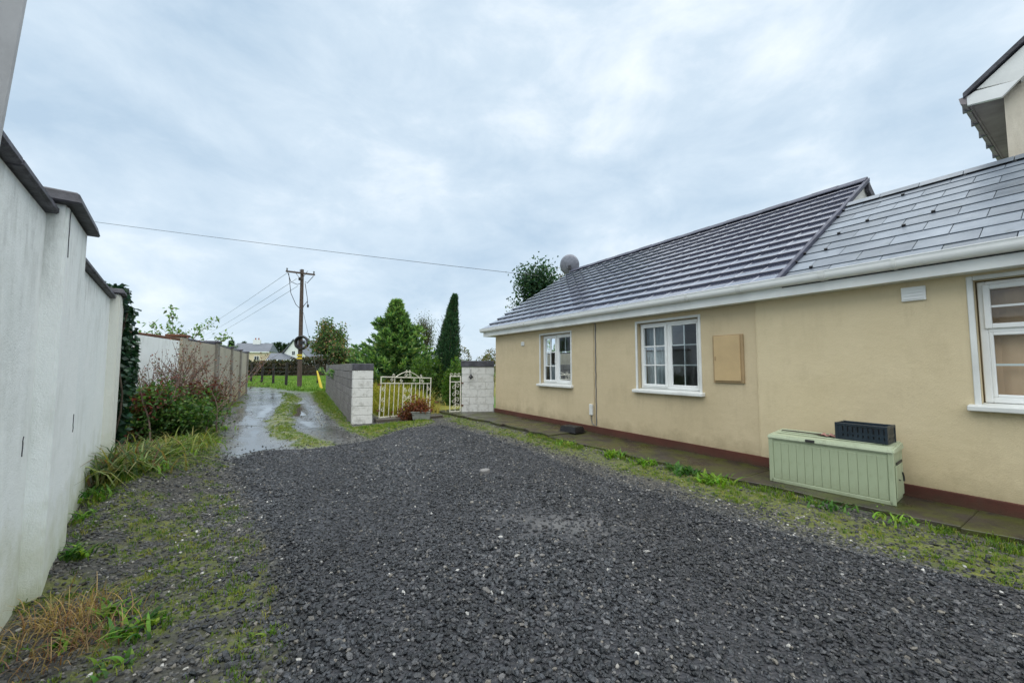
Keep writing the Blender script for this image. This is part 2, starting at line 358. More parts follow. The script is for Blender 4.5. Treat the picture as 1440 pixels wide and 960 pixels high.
P_FRESH = gp([(415, 958), (400, 860), (372, 760), (342, 690), (322, 652), (372, 637), (440, 634), (520, 622), (575, 603), (625, 600), (690, 616), (760, 640), (830, 668), (1000, 722), (1150, 768), (1300, 803), (1438, 838)]) + [(4.2, -4), (-1.4, -4)]
P_LANE = gp([(318, 662), (306, 625), (312, 600), (328, 578), (352, 558), (344, 551), (300, 549), (300, 543), (375, 545), (425, 553), (443, 568), (470, 592), (515, 622), (500, 632), (420, 642)])
P_MID = gp([(425, 632), (378, 610), (374, 594), (388, 576), (400, 562), (390, 551), (414, 553), (422, 562), (416, 578), (410, 592), (418, 606), (470, 626)])
P_VERGE = gp([(436, 552), (455, 548), (498, 602), (606, 590), (612, 594), (560, 606), (520, 619), (486, 604), (460, 584), (444, 566)])
P_PUDDLES = [gp([(330, 640), (340, 618), (352, 600), (372, 603), (368, 620), (392, 628), (352, 636)]), gp([(338, 597), (352, 588), (366, 590), (366, 598)]),
             gp([(416, 594), (424, 588), (444, 592), (450, 600), (434, 602)]), gp([(350, 588), (372, 570), (390, 571), (378, 586)]), gp([(404, 585), (410, 568), (425, 566), (434, 584)]),
             gp([(352, 690), (366, 694), (378, 712), (364, 718)]), gp([(370, 556), (388, 552), (398, 556), (384, 562)])]
P_LEFT = [tuple(ww(s, m)[:2]) for s, m in ((-6, -.67), (8.5, -.67), (9.5, -.9))] + gp([(204, 600), (300, 572), (342, 553), (354, 557), (330, 577), (312, 604), (306, 632), (322, 662), (345, 705), (376, 775), (400, 860), (415, 958)]) + [(-1.4, -4), (-6, -4)]
P_BANK = [tuple(ww(s, m)[:2]) for s, m in ((4.2, -.60), (8.8, -.60), (9.6, .1), (9.0, .75), (7.2, .55), (5.0, -.2))]
P_BANKG = gp([(92, 752), (110, 705), (150, 640), (215, 600), (300, 597), (312, 632), (285, 652), (215, 690), (165, 712), (120, 750)])
P_EDGE = [tuple(hw(X, Y)[:2]) for X, Y in ((-1.2, -1.2), (13, -1.0), (13, -2.1), (10, -2.0), (8, -1.85), (5, -1.85), (2, -1.95), (-1.0, -1.7))]
P_MEADOW = gp([(530, 586), (606, 582), (632, 580), (648, 576), (690, 560)]) + [(2, 60), (-20, 60), (-11.3, 24.5)]

def ground_z(x, y):
    x = np.asarray(x, float); y = np.asarray(y, float)
    near = 1 - sstep(25, 45, np.hypot(x, y))
    z = (fbm(x, y, .9, 3) - .5) * .035 * near
    bd = sdist(x, y, P_BANK); z = z + .24 * sstep(-.35, .5, bd + (fbm(x, y, 2.2, 5) - .5) * .2)
    fd = sdist(x, y, P_FRESH); z = z + .03 * sstep(-.12, .12, fd)
    # loose ridge of stone pushed up along the edge of the new gravel
    z = z + .02 * np.exp(-((fd - .12) / .12) ** 2)
    vd = np.maximum(sdist(x, y, P_VERGE), sdist(x, y, P_MID)); z = z + .05 * sstep(-.1, .35, vd)
    for p in P_PUDDLES:
        z = z - (.02 + z * .6) * sstep(-.15, .1, sdist(x, y, p))
    far = np.hypot(x, y)
    z = z - .5 * sstep(70, 140, far) * 0
    return z

def build_ground():
    def axis(lo, hi, step, a, b, grow=1.16):
        t = list(np.arange(lo, hi + 1e-6, step)); s = step; v = hi
        while v < b: s *= grow; v += s; t.append(v)
        s = step; v = lo; pre = []
        while v > a: s *= grow; v -= s; pre.append(v)
        return np.array(pre[::-1] + t)
    xs = axis(-9.5, 6.5, .075, -2500, 2500); ys = axis(.5, 14, .075, -400, 3500)
    X, Y = np.meshgrid(xs, ys); nx, ny = len(xs), len(ys); x = X.ravel(); y = Y.ravel(); z = ground_z(x, y)
    me = bpy.data.meshes.new('ground'); idx = np.arange(nx * ny).reshape(ny, nx)
    q = np.stack([idx[:-1, :-1], idx[:-1, 1:], idx[1:, 1:], idx[1:, :-1]], -1).reshape(-1, 4)
    me.vertices.add(nx * ny); me.vertices.foreach_set('co', np.stack([x, y, z], 1).ravel())
    me.loops.add(q.size); me.loops.foreach_set('vertex_index', q.ravel())
    me.polygons.add(len(q)); me.polygons.foreach_set('loop_start', np.arange(0, q.size, 4)); me.polygons.foreach_set('loop_total', np.full(len(q), 4))
    me.polygons.foreach_set('use_smooth', np.ones(len(q), bool)); me.update(calc_edges=True)
    n1 = (fbm(x, y, 2.3, 11) - .5) * .6; n2 = fbm(x, y, .8, 21); n3 = fbm(x, y, 5, 31)
    fresh = sstep(-.1, .1, sdist(x, y, P_FRESH) + n1 * .45)
    lane = sstep(-.15, .2, sdist(x, y, P_LANE) + n1 * .5) * (1 - fresh)
    mid = sstep(-.15, .15, sdist(x, y, P_MID) + n1 * .9) * (1 - fresh)
    verge = sstep(-.1, .2, sdist(x, y, P_VERGE) + n1 * .4) * (1 - fresh)
    edge = sstep(-.25, .25, sdist(x, y, P_EDGE) + n1 * 1.1) * (1 - fresh)
    left = sstep(-.2, .3, sdist(x, y, P_LEFT) + n1 * .7) * (1 - fresh)
    bank = sstep(-.3, .3, sdist(x, y, P_BANKG) + n1 * .8)
    moss = np.clip(np.maximum.reduce([mid, verge, edge * (.8 + .2 * sstep(.36, .56, n2 * .6 + n3 * .4)), left * .8 * sstep(.46, .62, n2 * .5 + n3 * .5), bank]), 0, 1)
    pud = np.zeros_like(x)
    for p in P_PUDDLES: pud = np.maximum(pud, sstep(-.12, .12, sdist(x, y, p) + n1 * .35))
    wetn = fbm(x * .55 + y * .3, y * 1.0, .8, 61)        # standing film in the wheel tracks
    pud = np.maximum(pud, lane * (1 - mid) * sstep(.38, .50, wetn) * .92)
    pud *= (1 - fresh * .6)
    pale = np.exp(-(((x - .35) / .75) ** 2 + ((y - 3.75) / .32) ** 2)) * sstep(.3, .6, fbm(x, y, 3, 91))
    r = np.hypot(x, y)
    field = np.clip(1 - sstep(-.5, .5, np.maximum.reduce([sdist(x, y, P_FRESH), sdist(x, y, P_LANE), sdist(x, y, P_LEFT), sdist(x, y, P_EDGE)]) + .6) + 0, 0, 1) * sstep(11.5, 13.5, y) 
    meadow = sstep(-.3, .4, sdist(x, y, P_MEADOW) + n1)
    for nm, cs in (('zone', (fresh, moss, lane)), ('zone2', (pud, field, meadow)), ('zone3', (left, pale, edge))):
        at_ = me.attributes.new(nm, 'FLOAT_COLOR', 'POINT')
        at_.data.foreach_set('color', np.stack([*cs, np.ones_like(x)], 1).astype(np.float32).ravel())
    m = NT('yard_ground'); v = m.coord()
    def sep(nm):
        n = m.N.new('ShaderNodeSeparateColor'); m.L.new(m.attr(nm), n.inputs[0]); return n.outputs
    za, zb, zc = sep('zone'), sep('zone2'), sep('zone3')
    cell = m.voro(v, 42, 'Color'); cs_ = m.N.new('ShaderNodeSeparateColor'); m.L.new(cell, cs_.inputs[0]); cr = cs_.outputs[0]
    old = m.ramp(cr, [(0, (.03, .031, .031)), (.6, (.06, .06, .056)), (.93, (.105, .10, .088)), (.985, (.28, .27, .25))])
    old = m.mix(m.ramp(m.noise(v, 1.4, 5), [(.4, 0.0), (.7, .5)]), old, (.085, .077, .055))
    soil = m.ramp(m.noise(v, 3, 6, .7), [(.3, (.022, .021, .019)), (.7, (.048, .043, .034))])
    c = m.mix(m.math('MULTIPLY', zc[0], m.ramp(m.noise(v, 1.7, 5), [(.35, .15), (.65, .75)])), old, soil)
    wetc = m.ramp(m.noise(v, 4, 6, .7), [(.3, (.06, .06, .06)), (.7, (.115, .112, .105))])
    wetc = m.mix(m.ramp(cr, [(.75, 0.0), (.95, .35)]), wetc, (.16, .155, .14))
    c = m.mix(za[2], c, wetc)
    mossc = m.ramp(m.noise(v, 9, 6, .75), [(.3, (.05, .07, .01)), (.5, (.12, .15, .015)), (.7, (.21, .21, .03))])
    mf = m.math('MULTIPLY', za[1], m.ramp(m.noise(v, 13, 6, .75), [(.36, .12), (.58, 1.0)]))
    c = m.mix(mf, c, mossc)
    fld = m.ramp(m.noise(v, .5, 6, .7), [(.3, (.075, .17, .02)), (.7, (.12, .23, .03))])
    c = m.mix(zb[1], c, fld)
    mdw = m.ramp(m.noise(v, 2.5, 6, .7), [(.3, (.10, .12, .015)), (.7, (.28, .25, .04))])
    c = m.mix(zb[2], c, mdw)
    c = m.mix(m.math('MULTIPLY', zb[0], .8), c, (.05, .05, .048))
    fr = m.ramp(cr, [(0, (.018, .019, .022)), (.6, (.032, .034, .04)), (.95, (.05, .05, .055)), (1, (.08, .08, .08))])
    c = m.mix(za[0], c, m.mix(m.math('MULTIPLY', zc[1], .8), fr, (.13, .13, .13)))
    rough = m.mix(za[2], (.75, .75, .75), m.ramp(m.noise(v, 3.5, 5, .7), [(.35, .05), (.62, .22)]))
    rough = m.mix(mf, rough, (.85, .85, .85)); rough = m.mix(za[0], rough, (.5, .5, .5))
    rough = m.mix(zb[0], rough, (.04, .04, .04)); rough = m.mix(zb[1], rough, (.9, .9, .9))
    dist = m.voro(v, 42); h = m.math('ADD', m.math('SUBTRACT', 1.0, dist), m.math('MULTIPLY', m.noise(v, 30, 5, .7), .8))
    flat = m.math('SUBTRACT', 1.0, m.math('MAXIMUM', zb[0], m.math('MULTIPLY', za[2], .88)))
    m.done(c, rough, m.bump(m.math('MULTIPLY', h, flat), .7, .018), .45)
    me.materials.append(m.m)
    o = bpy.data.objects.new('ground', me); col.objects.link(o); tag(o, kind='structure')
    tag(o, 'wet stony yard and lane with moss running out to the green field', 'ground')
build_ground()

# concrete path along the house
def mat_path():
    m = NT('mossy_wet_concrete'); v = m.coord()
    c = m.ramp(m.noise(v, 2.2, 6, .65), [(.3, (.02, .017, .013)), (.7, (.058, .048, .036))])
    c = m.mix(m.ramp(m.noise(v, 3.1, 7, .7), [(.44, 0.0), (.58, .85)]), c, (.06, .068, .014))
    return m.done(c, m.ramp(m.noise(v, 1.3, 4), [(.35, .22), (.65, .6)]), m.bump(m.noise(v, 40, 6, .7), .6, .008), .5)
M['path'] = mat_path()
def build_path():
    e = empty('footpath', HA, HROT); tag(e, 'dark damp concrete path along the foot of the cream house', 'path', kind='structure')
    pts = [(-1.45, -1.42), (1.5, -1.17), (4.9, -1.10), (7.9, -1.0), (10.2, -.82), (13, -.8)]
    xs = [-1.45, .4, 2.3, 4.2, 6.1, 8.0, 9.9, 11.8]
    fy = lambda X: float(np.interp(X, [p[0] for p in pts], [p[1] for p in pts]))
    for a, b in zip(xs[:-1], xs[1:]):
        n = 6; mb = MB(); top = .065 - (.02 if a > 4 else 0) + random.uniform(-.004, .004)
        X = [a + .002 + (b - a - .004) * k / n for k in range(n + 1)]
        poly = [(x, fy(x) + random.uniform(-.05, .06)) for x in X] + [(b - .002, .0 if a > -.5 else .6), (a + .002, .0 if a > -.5 else .6)]
        mb.prism(poly, 'z', -.1, top); mb.build('slab', M['path'], e, .006)
build_path()

# ------------------------------------------------------------------ the house (its own frame: X along the yard wall, Y inwards)
house = empty('bungalow', HA, HROT, 'long cream rendered bungalow with dark tiled and slated roofs beside the gravel yard', 'house')
WIN = [(2.40, 3.61, 1.04, 2.32), (5.61, 6.90, 1.05, 2.34), (9.97, 11.25, 1.10, 2.39)]
X_SEAM, X_END, X_VERGE = 7.84, 12.4, 8.24
SL = .626; TH = math.atan(SL); E_Y, E_Z = -.27, 2.715
roof_z = lambda Y: E_Z + (Y - E_Y) * SL
RY = 3.6; RZ = roof_z(RY); SRY = 2.4; SRZ = roof_z(SRY)

def pierced_wall(x0, x1, z0, z1, y0, thick, holes):
    mb = MB()
    xs = sorted({x0, x1, *[h[0] for h in holes], *[h[1] for h in holes]}); zs = sorted({z0, z1, *[h[2] for h in holes], *[h[3] for h in holes]})
    for a, b in zip(xs[:-1], xs[1:]):
        for c, d in zip(zs[:-1], zs[1:]):
            if any(h[0] <= a and b <= h[1] and h[2] <= c and d <= h[3] for h in holes): continue
            for Y in (y0, y0 + thick): mb.add([(a, Y, c), (b, Y, c), (b, Y, d), (a, Y, d)], [(0, 1, 2, 3)])
    for h in holes:
        a, b, c, d = h; Y, Z = y0, y0 + thick
        mb.add([(a, Y, c), (a, Z, c), (a, Z, d), (a, Y, d)], [(0, 1, 2, 3)]); mb.add([(b, Y, c), (b, Z, c), (b, Z, d), (b, Y, d)], [(0, 1, 2, 3)])
        mb.add([(a, Y, c), (b, Y, c), (b, Z, c), (a, Z, c)], [(0, 1, 2, 3)]); mb.add([(a, Y, d), (b, Y, d), (b, Z, d), (a, Z, d)], [(0, 1, 2, 3)])
    for X in (x0, x1): mb.add([(X, y0, z0), (X, y0 + thick, z0), (X, y0 + thick, z1), (X, y0, z1)], [(0, 1, 2, 3)])
    return mb
def weld(me):
    bm = bmesh.new(); bm.from_mesh(me); bmesh.ops.remove_doubles(bm, verts=bm.verts[:], dist=1e-4); bmesh.ops.recalc_face_normals(bm, faces=bm.faces[:]); bm.to_mesh(me); bm.free()
w1 = pierced_wall(0, X_SEAM, 0, 2.62, 0, .28, WIN[:2]).build('wall', M['cream'], house); weld(w1.data)
w2 = pierced_wall(X_SEAM, X_END, 0, 2.62, -.014, .28, WIN[2:]).build('wall', M['cream2'], house); weld(w2.data); w2['label'] = 'lighter cream stretch of wall'
# far gable, rear and inner walls
mb = MB(); mb.prism([(.28, 0), (7.2, 0), (7.2, 2.62), (RY, RZ - .12), (.28, 2.86)], 'x', 0.0, .28); mb.build('gable_wall', M['cream'], house)
MB().box(.28, X_END, 6.92, 7.2, 0, 2.62).build('rear_wall', M['cream'], house)
MB().box(.28, X_END - .28, .30, 6.90, 2.50, 2.53).build('ceiling', M['off_white'], house)
MB().box(.28, X_END - .28, .28, 6.92, .02, .05).build('floor', M['soil'], house)
MB().box(.28, X_END - .28, 4.0, 4.1, .05, 2.5).build('inner_wall', M['off_white'], house)
MB().box(X_END - .28, X_END, .28, 6.92, 0, 2.62).build('end_wall', M['cream2'], house)
# plinth
MB().box(-.03, 9.2, -.035, -.001, -.15, .185).build('plinth', M['plinth'], house, .004)
MB().box(9.205, X_END, -.046, -.001, -.15, .175).build('plinth', M['plinth'], house, .006)

def make_window(i, a, b, c, d, style):
    win = MB()
    fy0, fy1 = .085, .15; t = .055
    a2, b2, c2, d2 = a + .012, b - .012, c + .03, d - .012
    win.box(a2, a2 + t, fy0, fy1, c2, d2).box(b2 - t, b2, fy0, fy1, c2, d2).box(a2 + t, b2 - t, fy0, fy1, d2 - t, d2).box(a2 + t, b2 - t, fy0, fy1, c2, c2 + t)
    w = win.build('window', M['white_pvc'], house, .006)
    tr = MB(); y = -.016 if i < 2 else -.03          # raised plaster band round the opening
    tr.box(a - .045, a, y, .02, c, d + .045).box(b, b + .045, y, .02, c, d + .045).box(a, b, y, .02, d, d + .045)
    tr.build('surround', M['off_white'], w, .006)
    s = MB(); s.hexa([(a - .09, y - .075, c - .055), (b + .09, y - .075, c - .055), (b + .09, .12, c - .045), (a - .09, .12, c - .045),
                      (a - .09, y - .075, c + .0), (b + .09, y - .075, c + .0), (b + .09, .12, c + .028), (a - .09, .12, c + .028)]); s.build('sill', M['off_white'], w, .008)
    def glazed(x0, x1, z0, z1, nc, nr, sash):
        y0 = fy0 - (.022 if sash else 0.0); tt = .05 if sash else .03
        f = MB(); f.box(x0, x0 + tt, y0, .13, z0, z1).box(x1 - tt, x1, y0, .13, z0, z1).box(x0 + tt, x1 - tt, y0, .13, z0, z0 + tt).box(x0 + tt, x1 - tt, y0, .13, z1 - tt, z1)
        f.build('sash' if sash else 'fixed_light', M['white_pvc'], w, .006)
        X0, X1, Z0, Z1 = x0 + tt, x1 - tt, z0 + tt, z1 - tt; bw = .011
        for k in range(1, nc):
            xx = X0 + (X1 - X0) * k / nc; MB().box(xx - bw, xx + bw, y0 + .024, .128, Z0, Z1).build('glazing_bar', M['white_pvc'], w)
        for k in range(1, nr):
            zz = Z0 + (Z1 - Z0) * k / nr; MB().box(X0, X1, y0 + .027, .126, zz - bw, zz + bw).build('glazing_bar', M['white_pvc'], w)
        for p in range(nc):
            for q in range(nr):
                xa = X0 + (X1 - X0) * p / nc; xb = X0 + (X1 - X0) * (p + 1) / nc; za = Z0 + (Z1 - Z0) * q / nr; zb = Z0 + (Z1 - Z0) * (q + 1) / nr
                tilt = random.uniform(-.0004, .0004)
                MB().add([(xa, .108 + tilt, za), (xb, .108 - tilt, za), (xb, .108 - tilt, zb), (xa, .108 + tilt, zb)], [(0, 1, 2, 3)]).build('pane', M['glass'], w)
    ia, ib, ic, id_ = a2 + t, b2 - t, c2 + t, d2 - t
    if style == 'pair':
        mx = (ia + ib) / 2
        MB().box(mx - .03, mx + .03, fy0, fy1, ic, id_).build('mullion', M['white_pvc'], w, .005)
        glazed(ia - .02, mx - .028, ic - .02, id_ + .02, 2, 3, True); glazed(mx + .03, ib, ic, id_, 2, 3, False)
        MB().box(mx - .06, mx - .045, .045, .062, ic + .45, ic + .57).build('handle', M['white_pvc'], w, .003)
    else:
        zt = ic + (id_ - ic) * .60
        MB().box(ia, ib, fy0, fy1, zt - .02, zt + .03).build('transom', M['white_pvc'], w, .005)
        glazed(ia - .02, ib + .02, zt + .02, id_ + .02, 3, 2, True); glazed(ia, ib, ic, zt - .02, 1, 2, False)
    return w
make_window(0, *WIN[0], 'pair'); make_window(1, *WIN[1], 'pair'); make_window(2, *WIN[2], 'top')

def pleated(x0, x1, z0, z1, y, amp, n):
    mb = MB(); m = n * 6; vs_ = []; fs = []
    for k in range(m + 1):
        x = x0 + (x1 - x0) * k / m; yy = y + amp * math.sin(2 * math.pi * k / 6) + random.uniform(-.004, .004); vs_ += [(x, yy, z0), (x, yy, z1)]
    fs = [(2 * k, 2 * k + 2, 2 * k + 3, 2 * k + 1) for k in range(m)]
    return mb.add(vs_, fs)
def inside(name, mb, mat, label, cat):
    o = mb.build(name, mat); o.location = HA; o.rotation_euler = (0, 0, HROT); tag(o, label, cat); return o
cu = MB(); cu.v, cu.f = [], []
for (x0, x1) in ((5.66, 6.12), (6.72, 6.86)):
    q = pleated(x0, x1, 1.1, 2.3, .24, .02, 5); cu.add(q.v, q.f)
inside('curtain', cu, M['curtain'], 'pale net curtain inside the window beside the tan cabinet', 'curtain')
q = pleated(2.45, 3.56, 1.1, 1.55, .24, .015, 9); inside('curtain', q, M['curtain'], 'short pale curtain inside the window closest to the white gate pillar', 'curtain')
q = pleated(10.0, 11.2, 1.13, 2.36, .20, .012, 4); inside('window_blind', q, M['blind'], 'brown blind inside the window above the right of the green box', 'blind')

# eaves: fascia, soffit, gutter
fa = MB(); fa.box(-.42, X_END, -.225, -.2, 2.455, 2.665); fa.build('fascia_board', M['fascia'], house, .004)
MB().box(-.42, X_END, -.2, -.001 - .013, 2.462, 2.475).build('soffit', M['fascia'], house)
mb = MB(); mb.prism([(-.222, 2.457), (.28, 2.457), (.28, 2.95), (-.222, 2.66)], 'x', -.42, -.395); mb.build('box_end', M['fascia'], house, .004)
def gutter_profile(o=0.0):
    pts = []
    for k in range(9):
        a = math.pi + math.pi * .5 * k / 8 * 1.0
        pts.append((-.285 + .055 * math.cos(a) * (1 + o), 2.665 + .075 * math.sin(a) * (1 + o)))
    outer = [(-.345 - o * .05, 2.70 + o * .02)] + pts + [(-.228, 2.59 - o * .05), (-.228, 2.695)]
    return outer
gt = MB(); pr = gutter_profile(); inner = [(y + (.006 if y < -.28 else 0), z + .006) for y, z in pr]
n = len(pr)
for Xa, Xb in ((-.47, X_END),):
    vs_ = [(X, y, z) for X in (Xa, Xb) for y, z in pr] ; gt.add(vs_, [(k, k + 1, n + k + 1, n + k) for k in range(n - 1)])
    gt.add([(Xa, y, z) for y, z in pr], [tuple(range(n))])
    gt.box(Xa, Xb, -.349, -.338, 2.692, 2.703)
gt.build('gutter', M['white_pvc'], house)
for X in (.6, 2.1, 3.95, 5.4, 6.9, 7.75, 8.78, 9.45, 10.6):
    b = MB(); p2 = [(y - (.006 if y < -.25 else -.0), z - .006) for y, z in pr]; w_ = .035 if X not in (7.75, 8.78, 3.95) else .07
    vs_ = [(XX, y, z) for XX in (X - w_ / 2, X + w_ / 2) for y, z in p2]; b.add(vs_, [(k, k + 1, n + k + 1, n + k) for k in range(n - 1)])
    b.add([(X - w_ / 2, y, z) for y, z in p2], [tuple(range(n))]); b.add([(X + w_ / 2, y, z) for y, z in p2], [tuple(range(n))])
    b.build('gutter_bracket', M['off_white'], house)

# tiled roof: deck, 13 courses x 23 tiles
deck = MB(); T = .05
deck.prism([(E_Y + .05, E_Z - .05), (RY, RZ - .07), (RY, RZ - .13), (E_Y + .05, E_Z - .11)], 'x', -.44, X_VERGE - .02)
roof = deck.build('tiled_roof', M['black_seal'], house)
ROWS, COLS = 13, 23
slope_len = math.hypot(RY - E_Y, RZ - E_Z); gauge = slope_len / ROWS; tw = (X_VERGE + .45) / COLS
def tile_mesh():
    c, s = math.cos(TH), math.sin(TH); Ln = gauge + .06; mb = MB()
    prof = [(.0015, 0), (.03, .0), (.036, .003), (.052, .003), (.058, 0), (tw - .0015, 0)]
    def P(x, l, nrm): return (x, l * c - nrm * s, l * s + nrm * c)
    top = []; 
    for l, up in ((0, .046), (.012, .052), (Ln, .006)):
        top.append([P(x, l, up + dz) for x, dz in prof])
    bot = [[P(x, l, up) for x, dz in prof] for l, up in ((0, .006), (Ln, -.010))]
    n_ = len(prof); rows = top + [bot[1], bot[0]]
    vs_ = [p for r_ in rows for p in r_]; fs = []
    for a in range(len(rows)):
        b = (a + 1) % len(rows)
        fs += [(a * n_ + k, a * n_ + k + 1, b * n_ + k + 1, b * n_ + k) for k in range(n_ - 1)]
    fs += [tuple(a * n_ for a in range(5)), tuple(a * n_ + n_ - 1 for a in range(4, -1, -1))]
    mb.add(vs_, fs); me = mb.mesh('tile'); me.materials.append(M['tile']); return me
tm = tile_mesh()
for r_ in range(ROWS):
    for k in range(COLS):
        l = r_ * gauge
        o = link('tile', tm, None, roof, (-.45 + k * tw + random.uniform(-.002, .002), E_Y + l * math.cos(TH), E_Z - .045 + l * math.sin(TH)))
        o.rotation_euler = (random.uniform(-.006, .006), random.uniform(-.004, .004), 0)
# ridge tiles
for k in range(19):
    x0 = -.45 + k * (X_VERGE + .45) / 19; x1 = x0 + (X_VERGE + .45) / 19 + .012
    up = .006 if k % 2 else 0
    mb = MB(); mb.prism([(RY - .15, RZ - .055 + up), (RY, RZ + .055 + up), (RY + .15, RZ - .055 + up), (RY + .15, RZ - .075 + up), (RY, RZ + .03 + up), (RY - .15, RZ - .075 + up)], 'x', x0, x1); mb.build('ridge_tile', M['ridge_dark'], roof)
mb = MB(); mb.prism([(RY, RZ - .02), (RY, RZ - .1), (7.5, RZ - 3.9 * SL - .1), (7.5, RZ - 3.9 * SL - .02)], 'x', -.44, X_VERGE - .02); mb.build('rear_roof', M['tile'], house)
# near gable above the slates and its verge
mb = MB(); mb.prism([(1.6, roof_z(1.6) - .14), (RY, RZ - .14), (7.2, RZ - 3.6 * SL - .14), (7.2, 2.3), (1.6, 2.3)], 'x', 8.05, X_VERGE - .04); mb.build('upper_gable', M['off_white'], house)
mb = MB(); mb.prism([(RY - .02, RZ - .03), (RY - .02, RZ - .22), (7.45, RZ - 3.85 * SL - .2), (7.45, RZ - 3.85 * SL - .01)], 'x', X_VERGE - .03, X_VERGE + .03); mb.build('bargeboard', M['cap_stone'], house)
mb = MB(); mb.prism([(E_Y - .02, E_Z - .0), (RY, RZ + .02), (RY, RZ - .06), (E_Y - .02, E_Z - .07)], 'x', X_VERGE - .012, X_VERGE + .045); mb.build('verge_trim', M['ridge_dark'], house, .005)

# slated roof of the nearer part
sd = MB(); sd.prism([(E_Y + .04, E_Z - .08), (SRY, SRZ - .08), (SRY, SRZ - .16), (E_Y + .04, E_Z - .14)], 'x', X_VERGE + .05, X_END); sroof = sd.build('slated_roof', M['black_seal'], house)
sl_rows = 10; s_len = math.hypot(SRY - E_Y, SRZ - E_Z); sg = s_len / sl_rows; sw = .50
def slate_mesh(w_):
    c, s = math.cos(TH), math.sin(TH); Ln = sg + .07; mb = MB()
    def P(x, l, nm): return (x, l * c - nm * s, l * s + nm * c)
    mb.hexa([P(.003, 0, .012), P(w_ - .003, 0, .012), P(w_ - .003, Ln, -.004), P(.003, Ln, -.004), P(.003, 0, .020), P(w_ - .003, 0, .020), P(w_ - .003, Ln, .004), P(.003, Ln, .004)])
    me = mb.mesh('slate', .0015); me.materials.append(M['slate']); return me
cache = {}
def slate(w_):
    w_ = round(w_, 3)
    if w_ not in cache: cache[w_] = slate_mesh(w_)
    return cache[w_]
hook = MB(); hook.box(-.018, .018, -.01, .016, -.002, .03); hook_me = hook.mesh('slate_hook'); hook_me.materials.append(M['black'])
for r_ in range(sl_rows):
    x = X_VERGE + .045; l = r_ * sg; first = sw if r_ % 2 == 0 else sw / 2
    while x < X_END - .05:
        w_ = min(first, X_END - x); first = sw
        link('slate', slate(w_), None, sroof, (x, E_Y + l * math.cos(TH), E_Z - .07 + l * math.sin(TH))).rotation_euler = (random.uniform(-.004, .004), random.uniform(-.003, .003), 0)
        if random.random() < .33 and r_ > 0: link('slate_hook', hook_me, None, sroof, (x + random.uniform(.0, .03), E_Y + l * math.cos(TH) - .004, E_Z - .056 + l * math.sin(TH))).rotation_euler = (TH, 0, 0)
        x += w_
mb = MB()
for k in range(9):
    x0 = X_VERGE + .03 + k * .46; mb = MB(); mb.prism([(SRY - .13, SRZ - .10), (SRY, SRZ + .0), (SRY + .13, SRZ - .10), (SRY, SRZ - .03)], 'x', x0, x0 + .452); mb.build('ridge_tile', M['slate'], sroof)
mb = MB(); mb.prism([(SRY, SRZ - .06), (SRY, SRZ - .16), (5.2, SRZ - 2.8 * SL - .16), (5.2, SRZ - 2.8 * SL - .06)], 'x', X_VERGE + .05, X_END); mb.build('rear_roof', M['slate'], house)

# taller gabled wing behind, right
GY, GX, GZ = 2.56, 10.04, 5.33
gs = math.tan(R(39)); ap = GX + 3.2
wall_top = lambda X: GZ + .05 + (X - GX) * gs
mb = MB(); mb.prism([(GX, 3.6), (ap * 2 - GX, 3.6), (ap * 2 - GX, GZ + .05), (ap, wall_top(ap)), (GX, GZ + .05)], 'y', GY, 8.5); mb.build('tall_wing_wall', M['wing_render'], house)
MB().box(GX - .003, GX + 3.5, GY - .012, GY - .001, 4.37, 4.42).build('string_course', M['black_seal'], house)
ex = 9.74
MB().box(ex + .01, GX, GY - .10, 8.5, GZ - .02, GZ).build('tall_wing_soffit', M['soffit_brown'], house)
# bargeboard: box end at the foot, then rising board
mb = MB(); mb.prism([(ex - .02, GZ + .0), (ex + .30, GZ - .06), (ex + .46, GZ + .10), (ex + .06, GZ + .17), (ex - .02, GZ + .13)], 'y', GY - .16, GY - .11); mb.build('bargeboard', M['white_pvc'], house, .004)
mb = MB(); mb.prism([(ex + .08, GZ + .19), (ex + .46, GZ + .10), (ap, GZ + .10 + (ap - ex - .46) * gs), (ap, GZ + .19 + (ap - ex - .08) * gs)], 'y', GY - .155, GY - .115); mb.build('bargeboard', M['fascia'], house)
MB().add([(ex + .46, GY - .11, GZ + .11), (ap, GY - .11, GZ + .11 + (ap - ex - .46) * gs), (ap, GY, GZ + .11 + (ap - ex - .46) * gs), (ex + .46, GY, GZ + .11)], [(0, 1, 2, 3)]).build('verge_soffit', M['fascia'], house)
mb = MB(); mb.prism([(ex - .05, GZ + .12), (ap, GZ + .12 + (ap - ex + .05) * gs), (ap, GZ + .20 + (ap - ex + .05) * gs), (ex - .05, GZ + .19)], 'y', GY - .2, 8.6); mb.build('tall_wing_roof', M['cap_stone'], house)
mb = MB(); mb.prism([(2 * ap - ex + .05, GZ + .12), (ap, GZ + .12 + (ap - ex + .05) * gs), (ap, GZ + .20 + (ap - ex + .05) * gs), (2 * ap - ex + .05, GZ + .19)], 'y', GY - .2, 8.6); mb.build('tall_wing_roof', M['cap_stone'], house)
mb = MB(); mb.prism([(ex - .10, GZ + .15), (ex - .085, GZ + .06), (ex - .03, GZ + .03), (ex + .0, GZ + .06), (ex + .0, GZ + .15)], 'y', GY - .15, 8.5); mb.build('tall_wing_gutter', M['soffit_brown'], house)
for k in range(8): MB().box(ex - .104, ex + .0, GY + .1 + k * .6, GY + .14 + k * .6, GZ + .02, GZ + .16).build('gutter_bracket', M['metal_grey'], house)
MB().box(ex + .0, ex + .02, GY - .11, 8.5, GZ - .03, GZ + .12).build('tall_wing_fascia', M['soffit_brown'], house)

